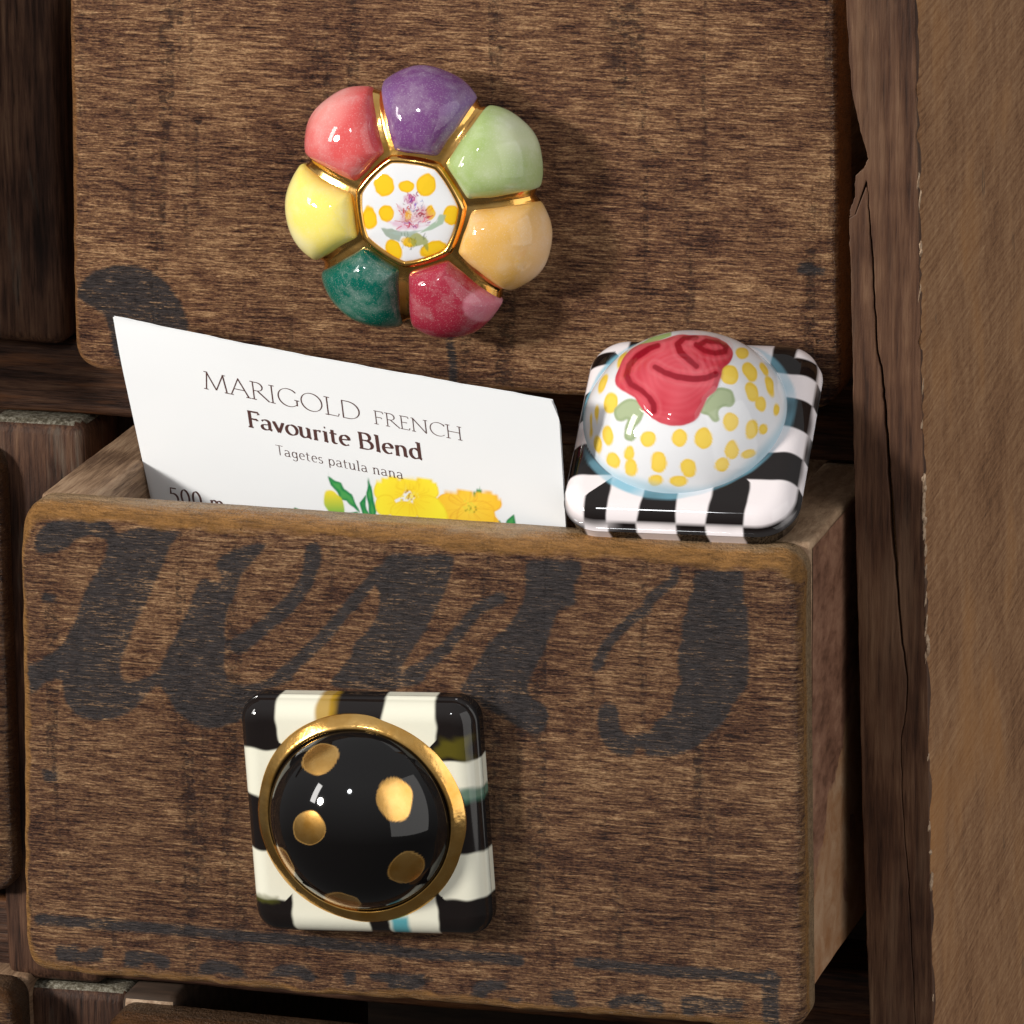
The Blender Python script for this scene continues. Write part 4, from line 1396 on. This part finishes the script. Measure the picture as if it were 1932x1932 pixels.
def bloom(cp, petals, cx, cy, c_in, c_out, c_line):
    for e in petals:
        d = sdf_ell(pp, *e) + wv
        g_ = np.clip(np.hypot(pp[:, 0] - cx, pp[:, 1] - cy) / 130, 0, 1)[:, None]
        pc = np.asarray(c_in) * (1 - g_) + np.asarray(c_out) * g_
        m = sm(d, 3)[:, None]
        cp = cp * (1 - m) + pc * m
        cp = paint(cp, np.abs(d + 2) - 1.6, c_line, 3, 0.45)
    for j in range(26):
        a = rr_.uniform(0, 6.28)
        r0, r1 = rr_.uniform(20, 45), rr_.uniform(60, 110)
        cp = paint(cp, np.maximum(sdf_line(pp, [(cx + r0 * math.cos(a), cy + 0.8 * r0 * math.sin(a)), (cx + r1 * math.cos(a), cy + 0.8 * r1 * math.sin(a))], 1.0),
                                  np.minimum.reduce([sdf_ell(pp, *e) for e in petals])), c_line, 2.5, 0.35)
    return cp


cp = bloom(cp, [(1570, 800, 62, 42, 10), (1425, 815, 58, 52, 0), (1475, 780, 50, 32, 0), (1480, 870, 55, 45, 20), (1560, 880, 70, 50, 30), (1530, 850, 80, 60, 0)], 1500, 820, lin((252, 214, 70)), lin((250, 198, 52)), lin((228, 148, 34)))
for j in range(30):
    cp = paint(cp, sdf_ell(pp, rr_.normal(1503, 14), rr_.normal(822, 11), 4, 4), lin((235, 215, 70)) if j % 3 else lin((170, 150, 40)), 2.5, 0.9)
cp = bloom(cp, [(1180, 745, 64, 48, -15), (1320, 745, 58, 46, 15), (1255, 725, 48, 26, 0), (1165, 810, 42, 42, 0), (1345, 830, 78, 52, 38), (1240, 838, 55, 45, 0)], 1262, 780, lin((250, 214, 50)), lin((252, 236, 60)), lin((232, 180, 20)))
for j in range(36):
    cp = paint(cp, sdf_ell(pp, rr_.normal(1262, 17), rr_.normal(778, 13), 4.5, 4.5), lin((246, 226, 90)) if j % 3 else lin((196, 150, 30)), 2.5, 0.9)
nrow = len(rows)
F = grid_faces(nrow, ns)
# back sheet: thickness of the folded paper bag
nF = len(Vf)
th_ = 0.05 + 0.22 * np.sin(np.clip((ST[:, 0] - 0.0) / 9.4, 0, 1) * math.pi) * np.clip((1.6 - ST[:, 1]) / 3.0, 0, 1)
sub_r = list(range(0, nrow, 6)) + ([nrow - 1] if (nrow - 1) % 6 else [])
sub_c = list(range(0, ns, 12)) + ([ns - 1] if (ns - 1) % 12 else [])
pick = np.array([[r * ns + c for c in sub_c] for r in sub_r])
Vb = Vf[pick.ravel()] - pn_ * th_[pick.ravel()][:, None] * 0.6 - pn_ * 0.015
Fb = [(a, d_, c_, b_) for a, b_, c_, d_ in grid_faces(len(sub_r), len(sub_c))]
add('packet_front', Vf, F, M['paper'], pk, {'Col': cp}, label='white front with yellow and orange marigolds')
add('packet_back', Vb, Fb, M['paper'], pk, {'Col': np.tile(lin((232, 234, 236)), (len(Vb), 1))})


# ---- lettering: pen strokes with a slanted nib
def arc(cx, cy, rx, ry, a0, a1, n=18):
    t = np.radians(np.linspace(a0, a1, n))
    return [(cx + rx * math.cos(k), cy + ry * math.sin(k)) for k in t]


def bar(x, y, w=0.12):
    return [(x - w, y), (x + w, y)]


GL = {   # advance, strokes (unit = cap height)
    'M': (1.08, [[(.10, 0), (.19, 1)], [(.17, 1), (.53, .04)], [(.53, .04), (.88, 1)], [(.87, 1), (.98, 0)], bar(.09, 0, .09), bar(.99, 0, .10), bar(.14, 1, .07), bar(.91, 1, .06)]),
    'A': (.86, [[(.06, 0), (.42, 1)], [(.40, 1), (.80, 0)], [(.20, .36), (.64, .36)], bar(.06, 0, .09), bar(.80, 0, .10)]),
    'R': (.74, [[(.14, 0), (.14, 1)], [(.14, .98), (.30, .99)] + arc(.30, .75, .23, .24, 90, -90) + [(.14, .50)], [(.32, .50), (.78, 0)], bar(.14, 0, .10), bar(.10, 1, .07)]),
    'I': (.32, [[(.16, 0), (.16, 1)], bar(.16, 0, .11), bar(.16, 1, .11)]),
    'G': (.94, [arc(.50, .5, .43, .51, 42, 322, 30), [(.84, .10), (.84, .42)], bar(.84, .42, .10)]),
    'O': (.98, [arc(.49, .5, .43, .51, 90, 450, 36)]),
    'L': (.60, [[(.14, 0), (.14, 1)], [(.14, .01), (.56, .01), (.60, .16)], bar(.14, 1, .11), bar(.10, 0, .07)]),
    'D': (.92, [[(.14, 0), (.14, 1)], [(.12, .99), (.36, .99)] + arc(.36, .5, .46, .49, 90, -90, 24) + [(.12, .01)]]),
    'F': (.58, [[(.14, 0), (.14, 1)], [(.06, .99), (.52, .99), (.54, .85)], [(.14, .53), (.44, .53), (.45, .45)], bar(.14, 0, .11)]),
    'E': (.60, [[(.14, 0), (.14, 1)], [(.06, .99), (.50, .99), (.52, .86)], [(.14, .53), (.44, .53)], [(.06, .01), (.52, .01), (.56, .15)]]),
    'N': (.94, [[(.14, 0), (.14, 1)], [(.12, 1), (.80, 0)], [(.80, 0), (.80, 1)], bar(.14, 0, .10), bar(.80, 1, .10), bar(.10, 1, .06)]),
    'C': (.84, [arc(.50, .5, .43, .51, 45, 315, 30), [(.81, .80), (.81, .93)]]),
    'H': (.90, [[(.14, 0), (.14, 1)], [(.76, 0), (.76, 1)], [(.14, .52), (.76, .52)], bar(.14, 0, .11), bar(.76, 0, .11), bar(.14, 1, .11), bar(.76, 1, .11)]),
    'B': (.72, [[(.14, 0), (.14, 1)], [(.05, .99), (.32, .99)] + arc(.34, .765, .20, .225, 90, -90) + [(.16, .54)], [(.3, .54)] + arc(.36, .275, .25, .265, 90, -90) + [(.05, .01)]]),
    'T': (.62, [[(.31, 0), (.31, 1)], [(.02, .97), (.60, .97)]]),
    'a': (.56, [[(.08, .52)] + arc(.24, .44, .17, .18, 140, 0, 12) + [(.41, .08), (.50, .02)], [(.41, .38)] + arc(.24, .17, .17, .16, 80, 360, 20) + [(.41, .17)]]),
    'v': (.54, [bar(.07, .61, .07), bar(.46, .61, .06), [(.06, .62), (.26, .01)], [(.26, .01), (.46, .62)]]),
    'o': (.58, [arc(.29, .31, .23, .31, 90, 450, 26)]),
    'u': (.62, [bar(.06, .61, .06), bar(.41, .61, .06), [(.04, .60), (.12, .62), (.12, .2)] + arc(.27, .19, .15, .18, 180, 320, 12) + [(.46, .18)], [(.46, .62), (.46, .06), (.55, .01)]]),
    'r': (.44, [[(.04, .58), (.13, .62), (.13, 0)], [(.13, .40)] + arc(.28, .40, .15, .20, 170, 50, 10), bar(.13, 0, .09)]),
    'i': (.30, [bar(.14, .01, .09), bar(.09, .61, .06), [(.05, .58), (.14, .62), (.14, .05), (.22, 0)], [(.115, .87), (.165, .87)], [(.115, .90), (.165, .90)]]),
    't': (.40, [[(.15, .82), (.15, .12)] + arc(.27, .12, .12, .12, 180, 300, 8), [(.03, .60), (.33, .60)]]),
    'e': (.54, [[(.09, .33), (.46, .37)] + arc(.27, .37, .19, .25, 0, 90, 10) + arc(.29, .31, .21, .31, 110, 310, 22)]),
    'l': (.30, [bar(.14, .01, .09), bar(.09, 1.0, .06), [(.05, .98), (.14, 1.02), (.14, .05), (.22, 0)]]),
    'n': (.62, [bar(.48, .01, .08), [(.04, .58), (.13, .62), (.13, 0)], [(.13, .42)] + arc(.30, .42, .16, .20, 160, 0, 12) + [(.46, .05), (.54, 0)], bar(.13, 0, .08)]),
    'd': (.62, [bar(.40, 1.0, .06), [(.36, .98), (.46, 1.02), (.46, .05), (.54, 0)], [(.46, .5)] + arc(.28, .31, .20, .31, 60, 310, 24) + [(.46, .12)]]),
    'g': (.56, [[(.44, .62), (.44, -.08)] + arc(.26, -.09, .18, .19, 0, -150, 14), arc(.26, .33, .18, .28, 20, 340, 24)]),
    's': (.42, [arc(.21, .46, .14, .15, 40, 230, 14) + arc(.19, .16, .15, .16, 60, -150, 14)]),
    'p': (.60, [[(.12, .62), (.12, -.28)], arc(.31, .31, .20, .30, 160, -160, 24)]),
    'm': (.92, [[(.04, .58), (.13, .62), (.13, 0)], [(.13, .42)] + arc(.28, .42, .14, .20, 160, 0, 12) + [(.42, 0)], [(.42, .42)] + arc(.58, .42, .15, .20, 160, 0, 12) + [(.73, .05), (.82, 0)], bar(.13, 0, .08), bar(.42, 0, .07)]),
    '5': (.62, [[(.50, .98), (.18, .98), (.15, .58)] + arc(.28, .32, .24, .31, 110, -140, 24)]),
    '0': (.62, [arc(.30, .49, .22, .50, 90, 450, 30)]),
    '.': (.26, [[(.11, .02), (.15, .02)]]),
    ' ': (.30, []),
}
LV, LF = [], []


def write(txt, base0, base1, cap_h, wmin, wmax, nib=22, slant=0.0, track=0.0):
    a = on_packet(*base0)
    b = on_packet(*base1)
    total = sum(GL[c][0] + track for c in txt) - track
    L = np.linalg.norm(b - a)
    ex = (b - a) / L
    ey = np.array([-ex[1], ex[0]])
    sx = L / total
    x0 = 0.0
    for ch in txt:
        adv, st = GL[ch]
        for k, pl in enumerate(st):
            p = np.array(pl, float)
            p2 = np.c_[(x0 + p[:, 0] + slant * p[:, 1]) * sx, p[:, 1] * cap_h]
            # resample so that the ribbon bends smoothly
            n = len(p2)
            t = np.gradient(p2, axis=0) if n > 2 else np.repeat((p2[1:] - p2[:1]), 2, 0)
            t /= np.maximum(np.linalg.norm(t, axis=1), 1e-9)[:, None]
            ang = np.arctan2(t[:, 1], t[:, 0])
            w = (wmin + (wmax - wmin) * np.abs(np.sin(ang - math.radians(nib - 0)))) / 2
            nrm = np.c_[-t[:, 1], t[:, 0]]
            lo_, hi_ = p2 + nrm * w[:, None], p2 - nrm * w[:, None]
            s0 = len(LV)
            for q1, q2 in zip(lo_, hi_):
                for q in (q1, q2):
                    g2 = a + ex * q[0] + ey * q[1]
                    LV.append(sheet(g2[0], g2[1], np.array(0.004 + 0.0012 * k)))
            for i in range(n - 1):
                LF.append((s0 + 2 * i, s0 + 2 * i + 1, s0 + 2 * i + 3, s0 + 2 * i + 2))
        x0 += adv + track


def zp(x, y):
    return (181.1 + x * .46875, 573.6 + y * .46875)


write('MARIGOLD', zp(440, 335), zp(1080, 466), 0.365, 0.010, 0.030, track=0.03)
write('FRENCH', zp(1126, 474), zp(1482, 545), 0.272, 0.009, 0.022, track=0.03)
write('Favourite Blend', zp(618, 487), zp(1326, 622), 0.335, 0.016, 0.074, nib=14)
write('Tagetes patula nana', zp(733, 600), zp(1246, 700), 0.21, 0.010, 0.020, nib=5, track=0.03)
write('500 m..', zp(300, 797), zp(575, 840), 0.33, 0.016, 0.050, track=0.05)
add('lettering', LV, LF, M['ink'], pk, smooth_shade=False, label='dark brown printed seed name')
